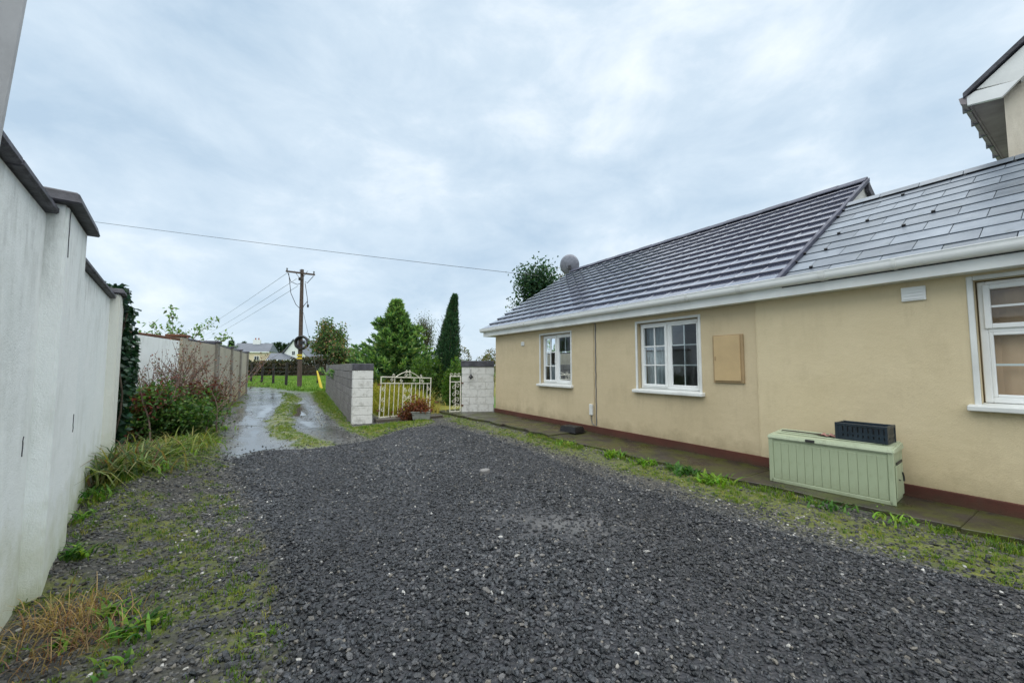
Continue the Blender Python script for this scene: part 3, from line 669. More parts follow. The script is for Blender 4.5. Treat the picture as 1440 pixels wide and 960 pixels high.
# wall fittings
mc = MB().box(7.16, 7.64, -.03, -.0015, 1.24, 2.0).build('meter_cabinet', M['meter_dark'], house, .004)
MB().box(7.185, 7.60, -.048, -.029, 1.27, 1.985).build('door', M['meter'], mc, .006)
MB().box(7.20, 7.215, -.054, -.047, 1.60, 1.66).build('lock', M['meter_dark'], mc)
def vent(X, Z, s, y):
    v_ = MB().box(X - s, X + s, y - .028, y - .001, Z - s * .8, Z + s * .8).build('wall_vent', M['white_pvc'], house, .006)
    for k in range(4): MB().box(X - s * .8, X + s * .8, y - .037, y - .027, Z - s * .6 + k * s * .36, Z - s * .45 + k * s * .36).build('louvre', M['white_pvc'], v_)
vent(9.53, 2.32, .10, -.014); vent(1.57, 2.14, .07, 0)
mb = MB(); mb.tube([(4.46 + .006 * math.sin(k * 2.1), -.012, .2 + k * .113) for k in range(21)], .011, 6); mb.build('cable', M['metal_grey'], house)
mb = MB(); mb.tube([(4.40 + .006 * math.sin(k * 1.7), -.008, .2 + k * .113) for k in range(21)], .004, 5); mb.build('cable', M['meter_dark'], house)
jb = MB().box(4.27, 4.36, -.05, -.0015, .42, .66).build('junction_box', M['off_white'], house, .008)
mb = MB(); mb.tube([(4.31, -.02, .42), (4.31, -.02, .32), (4.34, -.02, .24), (4.42, -.02, .2)], .009, 6); mb.build('conduit', M['metal_grey'], jb)
# dark seam where the two renders meet
MB().box(X_SEAM - .012, X_SEAM - .001, -.016, .0, .19, 2.455).build('render_joint', M['cream2'], house)

# ------------------------------------------------------------------ near boundary wall (frame: X along the wall away from the yard, Y = -m)
bw = empty('boundary_wall', (0, 0, 0), WROT, 'tall white rendered boundary wall with dark copings and square piers', 'wall')
# local x = s, local y = -m  (Y points away from the yard)
def coped_panel(parent, s0, s1, y0, th, h, mat, cope=.07):
    p = MB(); n_ = max(2, int((s1 - s0) / .5))
    p.box(s0, s1, y0, y0 + th, -.3, h); p.build('panel', mat, parent, .01)
    c = MB(); k = max(1, round((s1 - s0) / .9))
    for i in range(k):
        a = s0 + (s1 - s0) * i / k; b = s0 + (s1 - s0) * (i + 1) / k - .008
        q = MB(); q.hexa([(a, y0 - .055, h + .001), (b, y0 - .055, h + .001), (b, y0 + th + .05, h + .001), (a, y0 + th + .05, h + .001), (a, y0 - .055, h + cope - .02), (b, y0 - .055, h + cope - .02), (b, y0 + th + .05, h + cope), (a, y0 + th + .05, h + cope)])
        q.build('coping', M['coping'], parent, .012)
coped_panel(bw, -5.5, 3.97, .67, .22, 2.52, M['white_render'])
coped_panel(bw, 4.74, 7.62, .67, .22, 2.43, M['white_render'])
def pier(parent, s0, s1, y0, y1, h, mat, over=.07, cap=.085):
    p = MB(); p.box(s0, s1, y0, y1, -.3, h); p.build('pier', mat, parent, .015, 2)
    c = MB(); c.hexa([(s0 - over, y0 - over, h + .001), (s1 + over, y0 - over, h + .001), (s1 + over, y1 + over, h + .001), (s0 - over, y1 + over, h + .001),
                      (s0 - over + .02, y0 - over + .02, h + cap), (s1 + over - .02, y0 - over + .02, h + cap), (s1 + over - .02, y1 + over - .02, h + cap), (s0 - over + .02, y1 + over - .02, h + cap)]); c.build('pier_cap', M['cap_stone'], parent, .012)
pier(bw, 3.96, 4.75, .575, .93, 2.60, M['white_render'])
pier(bw, 7.61, 8.18, .575, .93, 2.50, M['pier_render'], .05, .07)
# hairline cracks that have opened in the render
for s, z0, z1 in ((4.02, 2.25, 2.58), (4.68, .98, 1.12), (4.82, .75, .93), (3.80, .95, 1.07)):
    yy = .5735 if 3.96 < s < 4.75 else .6685
    MB().tube([(s + random.uniform(-.012, .012), yy, z0 + (z1 - z0) * k / 5) for k in range(6)], .004, 4).build('crack', M['cap_stone'], bw)
for z in (1.95, 1.45): MB().tube([(7.64 + .06 * k, .584, z + .02 * math.sin(k * 2)) for k in range(5)], .007, 4).build('ivy_stem', M['bark'], bw)

# rear boundary wall, lower, along the lane
fw_pts = [Vector((-7.35, 7.0, 0)), Vector((-8.67, 10.27, 0)), Vector((-9.71, 12.84, 0)), Vector((-11.73, 16.34, 0)), Vector((-13.2, 19.0, 0)), Vector((-14.83, 21.9, 0))]
fwl = empty('boundary_wall', fw_pts[1], 0, 'lower weathered grey rendered wall with narrow pilasters along the lane', 'wall')
def seg_box(p, q, th, z0, z1, over=0.0):
    d = (q - p); Lg = d.length; d = d / Lg; nrm = Vector((-d.y, d.x, 0)); p = p - fw_pts[1]; q = q - fw_pts[1]
    p = p - d * over; q = q + d * over
    f = [p + nrm * (-over), q + nrm * (-over), q + nrm * (th + over), p + nrm * (th + over)]
    mb = MB(); mb.hexa([(v.x, v.y, z0) for v in f] + [(v.x, v.y, z1) for v in f]); return mb
for i in range(5):
    mt = M['white_render'] if i == 0 else M['grey_render']
    h = 2.16 if i == 0 else 2.2
    seg_box(fw_pts[i], fw_pts[i + 1], .2, -.2, h).build('panel', mt, fwl, .01)
    d = (fw_pts[i + 1] - fw_pts[i]); k = max(2, round(d.length / .95))
    for j in range(k):
        a = fw_pts[i] + d * (j / k); b = fw_pts[i] + d * ((j + 1) / k - .004)
        seg_box(a, b, .2, h + .001, h + .06 + random.uniform(-.005, .01), .0).build('coping', M['coping'] if i else M['rust'], fwl, .01)
for i in (1, 2, 3, 4, 5):
    d = (fw_pts[i] - fw_pts[i - 1]).normalized(); w_ = .24 if i > 1 else .34
    p = fw_pts[i] - d * w_ * .5 + Vector((d.y, -d.x, 0)) * .07
    seg_box(p, p + d * w_, .34, -.2, 2.26).build('pilaster', M['conc'] if i > 1 else M['grey_render'], fwl, .012)
    seg_box(p, p + d * w_, .34, 2.262, 2.33, .035).build('pilaster_cap', M['coping'] if i > 1 else M['rust'], fwl, .012)

# tall pale post at the edge of the yard, leaning in
lp = empty('leaning_post', (-2.36, 1.35, 0), 0, 'tall pale grey post leaning beside the white boundary wall', 'post')
b0 = Vector((-2.36, 1.35, -.2)); p1 = at(0, 205, 1.45); p2 = at(38, 0, 1.45); dv = (p2 - p1).normalized()
bot = p1 - dv * ((p1.z + .2) / dv.z); top = p2 + dv * .6
lp.location = (bot.x - .16, bot.y + .05, 0)
mb = MB(); off = Vector((bot.x - .16, bot.y + .05, 0)); A_ = bot - off; B_ = top - off; s = .3
mb.hexa([(A_.x - s, A_.y - .14, A_.z), (A_.x, A_.y - .14, A_.z), (A_.x, A_.y + .004, A_.z), (A_.x - s, A_.y + .12, A_.z), (B_.x - s, B_.y - .14, B_.z), (B_.x, B_.y - .14, B_.z), (B_.x, B_.y + .004, B_.z), (B_.x - s, B_.y + .12, B_.z)])
mb.build('shaft', M['pale_trunk'], lp, .012)
mb = MB(); mb.box(B_.x - s - .02, B_.x + .02, B_.y - .16, B_.y + .14, B_.z - .001, B_.z + .04); mb.build('cap', M['metal_grey'], lp, .01)

# ------------------------------------------------------------------ block walls
def block_mesh(L_, T_, H_, mat):
    me = MB().box(0, L_, 0, T_, 0, H_).mesh('block', .006); me.materials.append(mat); return me
def lay_blocks(parent, x0, x1, y0, T_, courses, mat, z0=0.0, L_=.44, H_=.213, j=.014, skip=None):
    full = block_mesh(L_, T_, H_, mat); cache_ = {}
    for c in range(courses):
        x = x0; first = True
        while x < x1 - .03:
            w_ = L_ if not (first and c % 2) else L_ / 2; first = False
            w_ = min(w_, x1 - x)
            key = round(w_, 3)
            me = full if abs(w_ - L_) < 1e-4 else cache_.setdefault(key, block_mesh(w_, T_, H_, mat))
            o = link('block', me, None, parent, (x, y0 + random.uniform(-.004, .004), z0 + c * (H_ + j))); x += w_ + j
C0 = Vector((-4.12, 10.2, 0)); WD = Vector((-.468, .884, 0)); BROT = math.atan2(.884, -.468)
gw = empty('block_wall', C0, BROT, 'grey concrete block wall ending in a white painted pier beside the open gate', 'wall')
# local Y = left of the wall direction (towards the lane) -> wall lies in negative Y
BL = 14.6
MB().box(.31, BL, -.19, -.028, -.1, 1.565).build('mortar_core', M['mortar'], gw)
lay_blocks(gw, .305, BL, -.217, .217, 7, M['block_grey'])
MB().box(.012, .295, -.478, -.012, -.1, 1.40).build('pier_core', M['mortar_white'], gw)
for c in range(6): link('pier_block', block_mesh(.30, .492, .222, M['block_white']), None, gw, (0, -.49, c * .233))
for k in range(1): MB().box(-.012, .315, -.502, .012, 1.4, 1.575).build('pier_cap', M['cap_stone'], gw, .01)

P0 = Vector((-1.60, 12.50, 0)); PD = Vector((1.03, .12, 0)); PL = PD.length
gp2 = empty('gate_pillar', P0, math.atan2(PD.y, PD.x), 'white painted block pillar with dark coping against the corner of the cream house', 'pillar')
MB().box(.01, PL - .012, .012, .26, -.05, 1.48).build('mortar_core', M['mortar_white'], gp2)
lay_blocks(gp2, 0, PL, 0, .27, 6, M['block_white'], .055, .5, .228, .01)
MB().box(-.03, PL - .005, -.03, .30, 1.485, 1.68).build('coping', M['cap_stone'], gp2, .012)
# small lantern on it
ln = empty('wall_lantern', P0 + Vector((.30, -.045, 1.17)), 0, 'small dark bell lantern hanging on the white gate pillar', 'lantern')
MB().tube([(0, .05, .24), (0, -.03, .22), (0, -.05, .14), (0, -.05, .09)], .008, 6).build('bracket', M['black'], ln)
MB().lathe([(.0, .09), (.02, .085), (.03, .06), (.055, .02), (.075, -.01), (.075, -.03), (.05, -.035), (.0, -.035)], 14, (0, -.05, 0)).build('shade', M['black'], ln)
MB().lathe([(.0, -.03), (.03, -.035), (.035, -.06), (.0, -.075)], 10, (0, -.05, 0)).build('bulb_glass', M['far_glass'], ln)

# ------------------------------------------------------------------ wrought iron gate
def spiral(c, r0, turns, a0, sgn=1, n=22):
    return [(c[0] + (r0 * (1 - .8 * k / n)) * math.cos(a0 + sgn * turns * 2 * math.pi * k / n), c[1], c[2] + (r0 * (1 - .8 * k / n)) * math.sin(a0 + sgn * turns * 2 * math.pi * k / n)) for k in range(n + 1)]
def scurve(x, z0, z1, r):
    return spiral((x, 0, z0 + r), r, 1.2, math.pi / 2, 1)[::-1] + spiral((x, 0, z1 - r), r, 1.2, -math.pi / 2, 1)
def iron_gate(name, loc, rz, sag, Lg, label, arch=True):
    e = empty(name, loc, rz, label, 'gate', 'pair of wrought iron gates'); e.rotation_euler = (0, sag, rz)
    f = MB(); t = .02
    f.box(0, t * 1.6, -t / 2, t / 2, .0, 1.13); f.box(Lg - t * 1.5, Lg, -t / 2, t / 2, .0, 1.13)
    f.box(.03, Lg - .03, -t / 2, t / 2, .0, .03); f.box(.03, Lg - .03, -t / 2, t / 2, .93, .955); f.box(.03, Lg - .03, -t / 2, t / 2, 1.10, 1.13)
    f.build('frame', M['gate_paint'], e, .002)
    nb = 12 if Lg > 1 else 2
    for k in range(1, nb):
        x = Lg * k / nb
        if arch and k == 6: continue
        MB().box(x - .008, x + .008, -.007, .007, .03, .93 if k % 3 else 1.1).build('bar', M['gate_paint'], e)
    def sc(pts, r=.0075): MB().tube(pts, r, 5).build('scroll', M['gate_paint'], e)
    if arch:
        sc([(Lg * .27 + Lg * .46 * k / 20, 0, 1.13 + .15 * math.sin(math.pi * k / 20)) for k in range(21)], .011)
        for sg_ in (-1, 1):
            sc(spiral((Lg * .5 + sg_ * .09, 0, 1.19), .065, 1.3, math.pi / 2, sg_)); sc(spiral((Lg * .5 + sg_ * .55, 0, 1.17), .05, 1.3, -math.pi / 2, sg_))
            sc(spiral((Lg * .5 + sg_ * .055, 0, 1.30), .04, 1.2, -math.pi / 2, sg_))
            for zz in (.30, .55, .74): sc(spiral((Lg * .5 + sg_ * .075, 0, zz), .07, 1.25, math.pi / 2 if zz > .5 else -math.pi / 2, -sg_))
            for zz in (.16, .42, .72): sc(spiral((Lg * .5 + sg_ * (Lg * .5 - .11), 0, zz + .06), .065, 1.25, math.pi / 2, sg_))
            sc(spiral((Lg * .5 + sg_ * .26, 0, 1.03), .055, 1.3, 0, sg_)); sc(spiral((Lg * .5 + sg_ * .62, 0, 1.03), .055, 1.3, 0, -sg_))
        sc([(Lg * .5 - .15, 0, .40), (Lg * .5, 0, .5), (Lg * .5 + .15, 0, .40)]); sc([(Lg * .5 - .15, 0, .60), (Lg * .5, 0, .5), (Lg * .5 + .15, 0, .60)])
        for sg_ in (-1, 1): MB().box(Lg * .5 + sg_ * .16 - .008, Lg * .5 + sg_ * .16 + .008, -.007, .007, .03, .93).build('bar', M['gate_paint'], e)
    else:
        for zz in (.15, .34, .56, .78): sc(spiral((Lg * .5 + .05, 0, zz), .075, 1.25, math.pi / 2, 1)); sc(spiral((Lg * .5 - .05, 0, zz + .06), .075, 1.25, -math.pi / 2, -1))
        for x in (.06, Lg * .5, Lg - .06): sc(spiral((x, 0, 1.18), .05, 1.3, -math.pi / 2, 1))
    for z in (.2, .9): MB().box(-.08, .004, -.02, .02, z - .02, z + .02).build('hinge', M['rust'], e)
    return e
ga = Vector((-3.62, 10.72, .10)); gb = Vector((-2.60, 12.5, .015)); gd = gb - ga
iron_gate('iron_gate', ga, math.atan2(gd.y, gd.x), math.asin(.085 / gd.length), Vector((gd.x, gd.y)).length, 'wide cream iron gate leaf with scrollwork and arched top sagging open beside the block wall')
iron_gate('iron_gate', (-1.62, 12.49, .07), R(193), 0, .36, 'narrow cream scrolled iron gate leaf folded against the white gate pillar', False)
# low kerb under the gate
kb = MB(); kb.box(0, 1.9, -.1, .12, -.05, .09); o = kb.build('concrete_kerb', M['conc_dark'], None, .015); o.location = (-3.68, 10.62, 0); o.rotation_euler = (0, 0, math.atan2(.62, 1.0)); tag(o, 'low concrete kerb under the sagging cream gate', 'kerb')

# ------------------------------------------------------------------ storage box, crate and loose things
def deck_box():
    a = hw(8.26, -.70); b = hw(9.42, -.61); d = b - a; Lx = d.length; rz = math.atan2(d.y, d.x)
    e = empty('storage_box', Vector((a.x, a.y, .045)), rz, 'sage green plastic garden storage box with ribbed front against the house wall', 'box')
    D, H = .46, .60
    MB().hexa([(.015, .014, 0), (Lx - .015, .014, 0), (Lx - .015, D - .01, 0), (.015, D - .01, 0), (.0, .008, H - .06), (Lx, .008, H - .06), (Lx, D, H - .06), (.0, D, H - .06)]).build('body', M['box_green'], e, .006)
    nb = 13; w_ = (Lx - .10) / nb
    me = MB().hexa([(.0015, .002, 0), (w_ - .0015, .002, 0), (w_ - .0015, .014, 0), (.0015, .014, 0), (.0015, .001, H - .15), (w_ - .0015, .001, H - .15), (w_ - .0015, .014, H - .15), (.0015, .014, H - .15)]).mesh('board', .003); me.materials.append(M['box_green'])
    for k in range(nb): link('board', me, None, e, (.05 + k * w_, .002, .045))
    MB().box(.02, Lx - .02, -.004, .02, 0.0, .042).build('base_rail', M['box_green'], e, .004)
    MB().box(-.004, .046, -.004, .02, .0, H - .06).build('corner_post', M['box_green'], e, .006); MB().box(Lx - .046, Lx + .004, -.004, .02, .0, H - .06).build('corner_post', M['box_green'], e, .006)
    MB().box(Lx - .004, Lx + .008, .06, D - .06, .06, H - .20).build('end_panel', M['box_green'], e, .008)
    MB().box(Lx + .004, Lx + .012, .10, D - .10, H - .19, H - .165).build('grip', M['black_seal'], e)
    lid = MB(); lid.hexa([(-.018, -.022, H - .065), (Lx + .018, -.022, H - .065), (Lx + .018, D + .005, H - .065), (-.018, D + .005, H - .065), (-.006, -.006, H - .01), (Lx + .006, -.006, H - .01), (Lx + .006, D, H + .018), (-.006, D, H + .018)])
    lo = lid.build('lid', M['box_lid'], e, .014, 2)
    for y in (.12, .24, .36): MB().box(.06, Lx - .06, y - .012, y + .012, H - .004 + y * .05, H + .002 + y * .06).build('lid_rib', M['box_lid'], lo, .004)
    MB().box(.40, .49, -.028, -.012, H - .05, H - .02).build('latch', M['black_seal'], e, .003)
    MB().tube([(Lx + .012, .33, .30), (Lx + .016, .36, .25), (Lx + .013, .38, .20)], .008, 5).build('crack', M['black_seal'], e); MB().tube([(Lx + .012, .16, .25), (Lx + .013, .20, .235)], .006, 5).build('crack', M['black_seal'], e)
    # plastic crate standing on the lid
    c = empty('plastic_crate', Vector((a.x, a.y, .045)) + Matrix.Rotation(rz, 3, 'Z') @ Vector((.66, .13, H + .012)), rz + R(-4), 'dark blue plastic crate on the lid of the green storage box', 'crate')
    w, dd, h = .45, .28, .19; t = .012
    MB().box(0, w, 0, dd, 0, t).build('base', M['crate'], c, .003)
    ly = MB(); ly.box(t, w - t, t, t + .003, t, h - .05).box(t, w - t, dd - t - .003, dd - t, t, h - .05).box(t, t + .003, t + .004, dd - t - .004, t, h - .05).box(w - t - .003, w - t, t + .004, dd - t - .004, t, h - .05).build('lining', M['black'], c)
    for nm, (x0, x1, y0, y1) in {'front': (0, w, 0, t), 'back': (0, w, dd - t, dd), 'l': (0, t, t, dd - t), 'r': (w - t, w, t, dd - t)}.items():
        r1 = MB(); r1.box(x0 - .004, x1 + .004, y0 - .004, y1 + .004, h - .03, h).build('rim', M['crate'], c, .003)
        MB().box(x0, x1, y0, y1, .012, .04).build('side_rail', M['crate'], c); MB().box(x0, x1, y0, y1, .07, .095).build('side_rail', M['crate'], c)
        horiz = x1 - x0 > .05; Ln = (x1 - x0) if horiz else (y1 - y0); k = max(4, round(Ln / .045))
        for i in range(k + 1):
            p = Ln * i / k
            if horiz: xa = max(x0, x0 + p - .015); MB().box(xa, min(x1, xa + .032), y0 + .001, y1 - .001, .012, h - .03).build('slat', M['crate'], c)
            else: ya = max(y0, y0 + p - .015); MB().box(x0 + .001, x1 - .001, ya, min(y1, ya + .032), .012, h - .03).build('slat', M['crate'], c)
    for x0, y0 in ((-.006, -.006), (w - .018, -.006), (-.006, dd - .018), (w - .018, dd - .018)): MB().box(x0, x0 + .024, y0, y0 + .024, .0, h + .002).build('corner', M['crate'], c, .004)
    base = Vector((a.x, a.y, .045)); rot = Matrix.Rotation(rz, 3, 'Z')
    st = MB(); st.tube([(.05, .30, H + .014), (.25, .26, H + .022), (.45, .235, H + .018), (.63, .20, H + .014)], [.008, .011, .009, .006], 6)
    st.tube([(.40, .245, H + .018), (.52, .29, H + .024), (.6, .33, H + .022)], .006, 5)
    o = st.build('stick', M['bark']); o.location = base; o.rotation_euler = (0, 0, rz); tag(o, 'dark forked stick lying on the lid of the green storage box', 'stick')
    rg = MB(); n_ = 8; vs_ = []
    for i in range(n_ + 1):
        for j in range(n_ + 1): vs_.append((.48 + .17 * i / n_ + random.uniform(-.006, .006), .2 + .12 * j / n_ + random.uniform(-.006, .006), H + .014 + .035 * math.sin(i * .9) ** 2 * math.sin(j * .5 + .4) + random.uniform(0, .006)))
    rg.add(vs_, [(i * (n_ + 1) + j, (i + 1) * (n_ + 1) + j, (i + 1) * (n_ + 1) + j + 1, i * (n_ + 1) + j + 1) for i in range(n_) for j in range(n_)])
    o = rg.build('rag', M['rag'], None, 0, 1, True); o.location = base; o.rotation_euler = (0, 0, rz); tag(o, 'crumpled faded pink rag beside the dark crate', 'rag')
deck_box()
tb = empty('upturned_tub', hw(4.10, -.40, .062), HROT + R(8), 'black plastic tub upside down on the path by the brown plinth', 'tub')
MB().hexa([(-.24, -.17, 0), (.24, -.17, 0), (.24, .17, 0), (-.24, .17, 0), (-.215, -.145, .12), (.215, -.145, .12), (.215, .145, .12), (-.215, .145, .12)]).build('shell', M['black'], tb, .018, 2)
rm = MB(); rm.box(-.255, .255, -.185, .185, .0, .014).build('rim', M['black'], tb, .004)
for y in (-.08, 0, .08): MB().box(-.18, .18, y - .012, y + .012, .118, .126).build('base_rib', M['black'], tb, .003)

# plant trough by the gate
tr = empty('plant_trough', (-2.52, 11.0, .03), R(10), 'grey plant trough with a rust coloured plant in front of the sagging gate', 'planter')
t_ = MB(); t_.hexa([(-.23, -.12, 0), (.23, -.12, 0), (.23, .12, 0), (-.23, .12, 0), (-.26, -.14, .20), (.26, -.14, .20), (.26, .14, .20), (-.26, .14, .20)]); t_.build('trough', M['trough'], tr, .012)
MB().box(-.275, .275, -.155, .155, .195, .225).build('rim', M['trough'], tr, .006); MB().box(-.24, .24, -.12, .12, .2, .23).build('soil', M['soil'], tr)

# flat stones lying on the gravel
for (px, py, s, lab) in ((681, 669, .085, 'flat dark stone lying alone on the fresh gravel beyond the pale patch'), (362, 862 - 50, .05, None)):
    if not lab: continue
    x, y = g(px, py); bm_ = MB(); n_ = 7
    ring = [(s * random.uniform(.7, 1.1) * math.cos(2 * math.pi * k / n_), s * .7 * random.uniform(.7, 1.1) * math.sin(2 * math.pi * k / n_)) for k in range(n_)]
    bm_.prism(ring, 'z', -.02, .045); o = bm_.build('flat_stone', M['block_grey'], None, .01); o.location = (x, y, float(ground_z(x, y)) + .01); o.rotation_euler = (.1, -.08, .3); tag(o, lab, 'stone')

# ------------------------------------------------------------------ satellite dish
ds = empty('satellite_dish', hw(-.52, RY - .05, RZ - .12), 0, 'grey round satellite dish on a short mast at the end of the ridge', 'satellite dish')
MB().tube([tuple(Matrix.Rotation(HROT, 3, 'Z') @ Vector((.54, 0, -.40))), (0, 0, -.36), (0, 0, .30)], .025, 8).build('mast', M['metal_grey'], ds)
dirv = Vector((.25, .9, .30)).normalized()
dm = MB(); n_ = 28; rings = 6; q = dirv.to_track_quat('Z', 'X'); cen = Vector((.0, .0, .36)); vs_ = [tuple(cen)]
vs_ = []; fs = []
for side, off in ((0, 0), (1, -.012)):
    for i in range(rings + 1):
        r_ = .40 * i / rings
        for k in range(n_):
            a = 2 * math.pi * k / n_; vs_.append(tuple(cen + q @ Vector((r_ * math.cos(a), r_ * math.sin(a) * .93, .55 * r_ * r_ + off))))
    b = side * (rings + 1) * n_
    fs += [(b + i * n_ + k, b + i * n_ + (k + 1) % n_, b + (i + 1) * n_ + (k + 1) % n_, b + (i + 1) * n_ + k) for i in range(rings) for k in range(n_)]
b = (rings + 1) * n_; fs += [(rings * n_ + k, rings * n_ + (k + 1) % n_, b + rings * n_ + (k + 1) % n_, b + rings * n_ + k) for k in range(n_)]
dm.add(vs_, fs); dm.build('reflector', M['dish'], ds, 0, 1, True)
MB().tube([(0, 0, .22), tuple(cen + q @ Vector((-.05, -.34, .1))), tuple(cen + q @ Vector((0, -.1, .45)))], .012, 6).build('arm', M['metal_grey'], ds)
ce = cen + q @ Vector((0, -.05, .46)); MB().box(ce.x - .04, ce.x + .04, ce.y - .04, ce.y + .04, ce.z - .05, ce.z + .05).build('receiver', M['off_white'], ds, .01)
MB().box(-.04, .04, -.07, .05, .18, .34).build('bracket', M['black'], ds, .005)

# ------------------------------------------------------------------ utility pole and wires
px_, py_ = g(421, 546); up = empty('utility_pole', (px_, py_, 0), 0, 'wooden utility pole with cross arm and coiled cable at the bend of the lane', 'utility pole')
D = py_; topz = at(425, 379, D).z
tx = at(425, 379, D).x - px_
MB().tube([(0, 0, -.4), (tx * .5, 0, topz * .5), (tx, 0, topz)], [.16, .135, .11], 10).build('pole', M['timber'], up)
l_ = at(404, 382, D); r_ = at(444, 387, D)
mb = MB(); A_ = Vector((l_.x - px_, -.14, l_.z)); B_ = Vector((r_.x - px_, -.14, r_.z - .0)); 
mb.tube([A_, B_], .075, 4); mb.build('cross_arm', M['timber'], up)
for t in (.03, .5, .97):
    p = A_.lerp(B_, t); MB().lathe([(.0, .0), (.05, .0), (.05, .05), (.03, .07), (.055, .11), (.05, .17), (.0, .18)], 10, (p.x, p.y, p.z + .06)).build('insulator', M['metal_grey'], up)
for sx in (-1, 1): MB().tube([(tx + sx * .02, -.12, topz - .75), (tx + sx * .45, -.14, topz - .14)], .02, 5).build('brace', M['metal_grey'], up)
ctr = at(427, 482, D); cx, cz = ctr.x - px_, ctr.z
mb = MB(); 
for rr, yy in ((.44, -.24), (.40, -.28), (.42, -.33), (.37, -.22)): mb.tube([(cx + rr * math.cos(a * math.pi / 14), yy + .02 * math.sin(a), cz + rr * math.sin(a * math.pi / 14)) for a in range(29)], .065, 6, False)
mb.build('cable_coil', M['black'], up)
MB().box(cx - .12, cx + .16, -.26, -.12, cz - .1, cz + .1).build('coil_bracket', M['black'], up, .01)
for z in (2.0, 2.2): MB().box(-.17, .19, -.172, -.14, z, z + .12).build('warning_plate', M['yellow'], up)
for pts in (((405, 384), (409, 396), (418, 400), (424, 398)), ((406, 384), (409, 412), (416, 428), (424, 436)), ((441, 388), (432, 398), (429, 396)), ((429, 398), (432, 418), (433, 432)), ((424, 440), (427, 430), (432, 424))):
    P_ = [at(x, y, D - .2) - Vector((px_, py_, 0)) for x, y in pts]; MB().tube(P_, .022, 5).build('lead', M['wire'], up)
for (x, y) in ((421, 392), (433, 430)): 
    p = at(x, y, D - .2); MB().lathe([(.0, .12), (.05, .1), (.07, 0), (.05, -.1), (0, -.12)], 8, (p.x - px_, p.y - py_, p.z)).build('fuse', M['black'], up)
def wire(name, p, q, sag, r_, label, group=None):
    pts = [p.lerp(q, k / 16) - Vector((0, 0, 4 * sag * (k / 16) * (1 - k / 16))) for k in range(17)]
    o = MB().tube(pts, r_, 5).build(name, M['wire']); tag(o, label, 'wire', group); return o
for k, ((x, y), (ex_, ey_)) in enumerate((((405, 383), (262, 474)), ((417, 392), (268, 480)), ((419, 402), (270, 486)))):
    wire('power_line', at(x, y, D - .12), at(ex_, ey_, 120), .5, .012, ('power line leaving the tip of the pole cross arm', 'upper of the two power lines fixed to the pole shaft below the cross arm', 'lower of the two power lines fixed to the pole shaft below the cross arm')[k], 'power lines from the pole')
wire('overhead_cable', at(-60, 286, 22), at(758, 388, 19.0), .1, .011, 'long thin overhead cable crossing the sky to the dark tree behind the bungalow roof')
# stay wire with yellow guard
sg_ = Vector((*g(452, 547), 0)); stw = empty('stay_wire', sg_, 0, 'pole stay wire with a yellow plastic guard at its foot', 'stay wire')
tp = Vector((px_ + .1, py_, 5.2)) - sg_
MB().tube([(0, 0, -.2), tuple(tp)], .012, 5).build('wire', M['wire'], stw)
gv = tp.normalized(); MB().tube([tuple(gv * .0), tuple(gv * .7), tuple(gv * 1.3)], [.10, .085, .04], 8).build('guard', M['yellow'], stw)

# ------------------------------------------------------------------ field fence
fe = empty('post_fence', (*g(384, 541), 0), 0, 'dark timber post and wire fence along the green field', 'fence')
fps = [(330, 537), (353, 538), (368, 539.5), (384, 541), (402, 543.5), (447, 541)]
org = Vector((*g(384, 541), 0)); prev = None
for (x, y) in fps:
    p = Vector((*g(x, y), 0)) - org; h = 1.75 + random.uniform(-.05, .05)
    MB().tube([(p.x, p.y, -.3), (p.x + random.uniform(-.05, .05), p.y, h)], [.10, .085], 7).build('post', M['post'], fe)
    if prev is not None:
        for z in (.5, .8, 1.1, 1.4): MB().tube([prev + Vector((0, 0, z)), p + Vector((0, 0, z))], .010, 4).build('wire', M['wire'], fe)
    prev = p

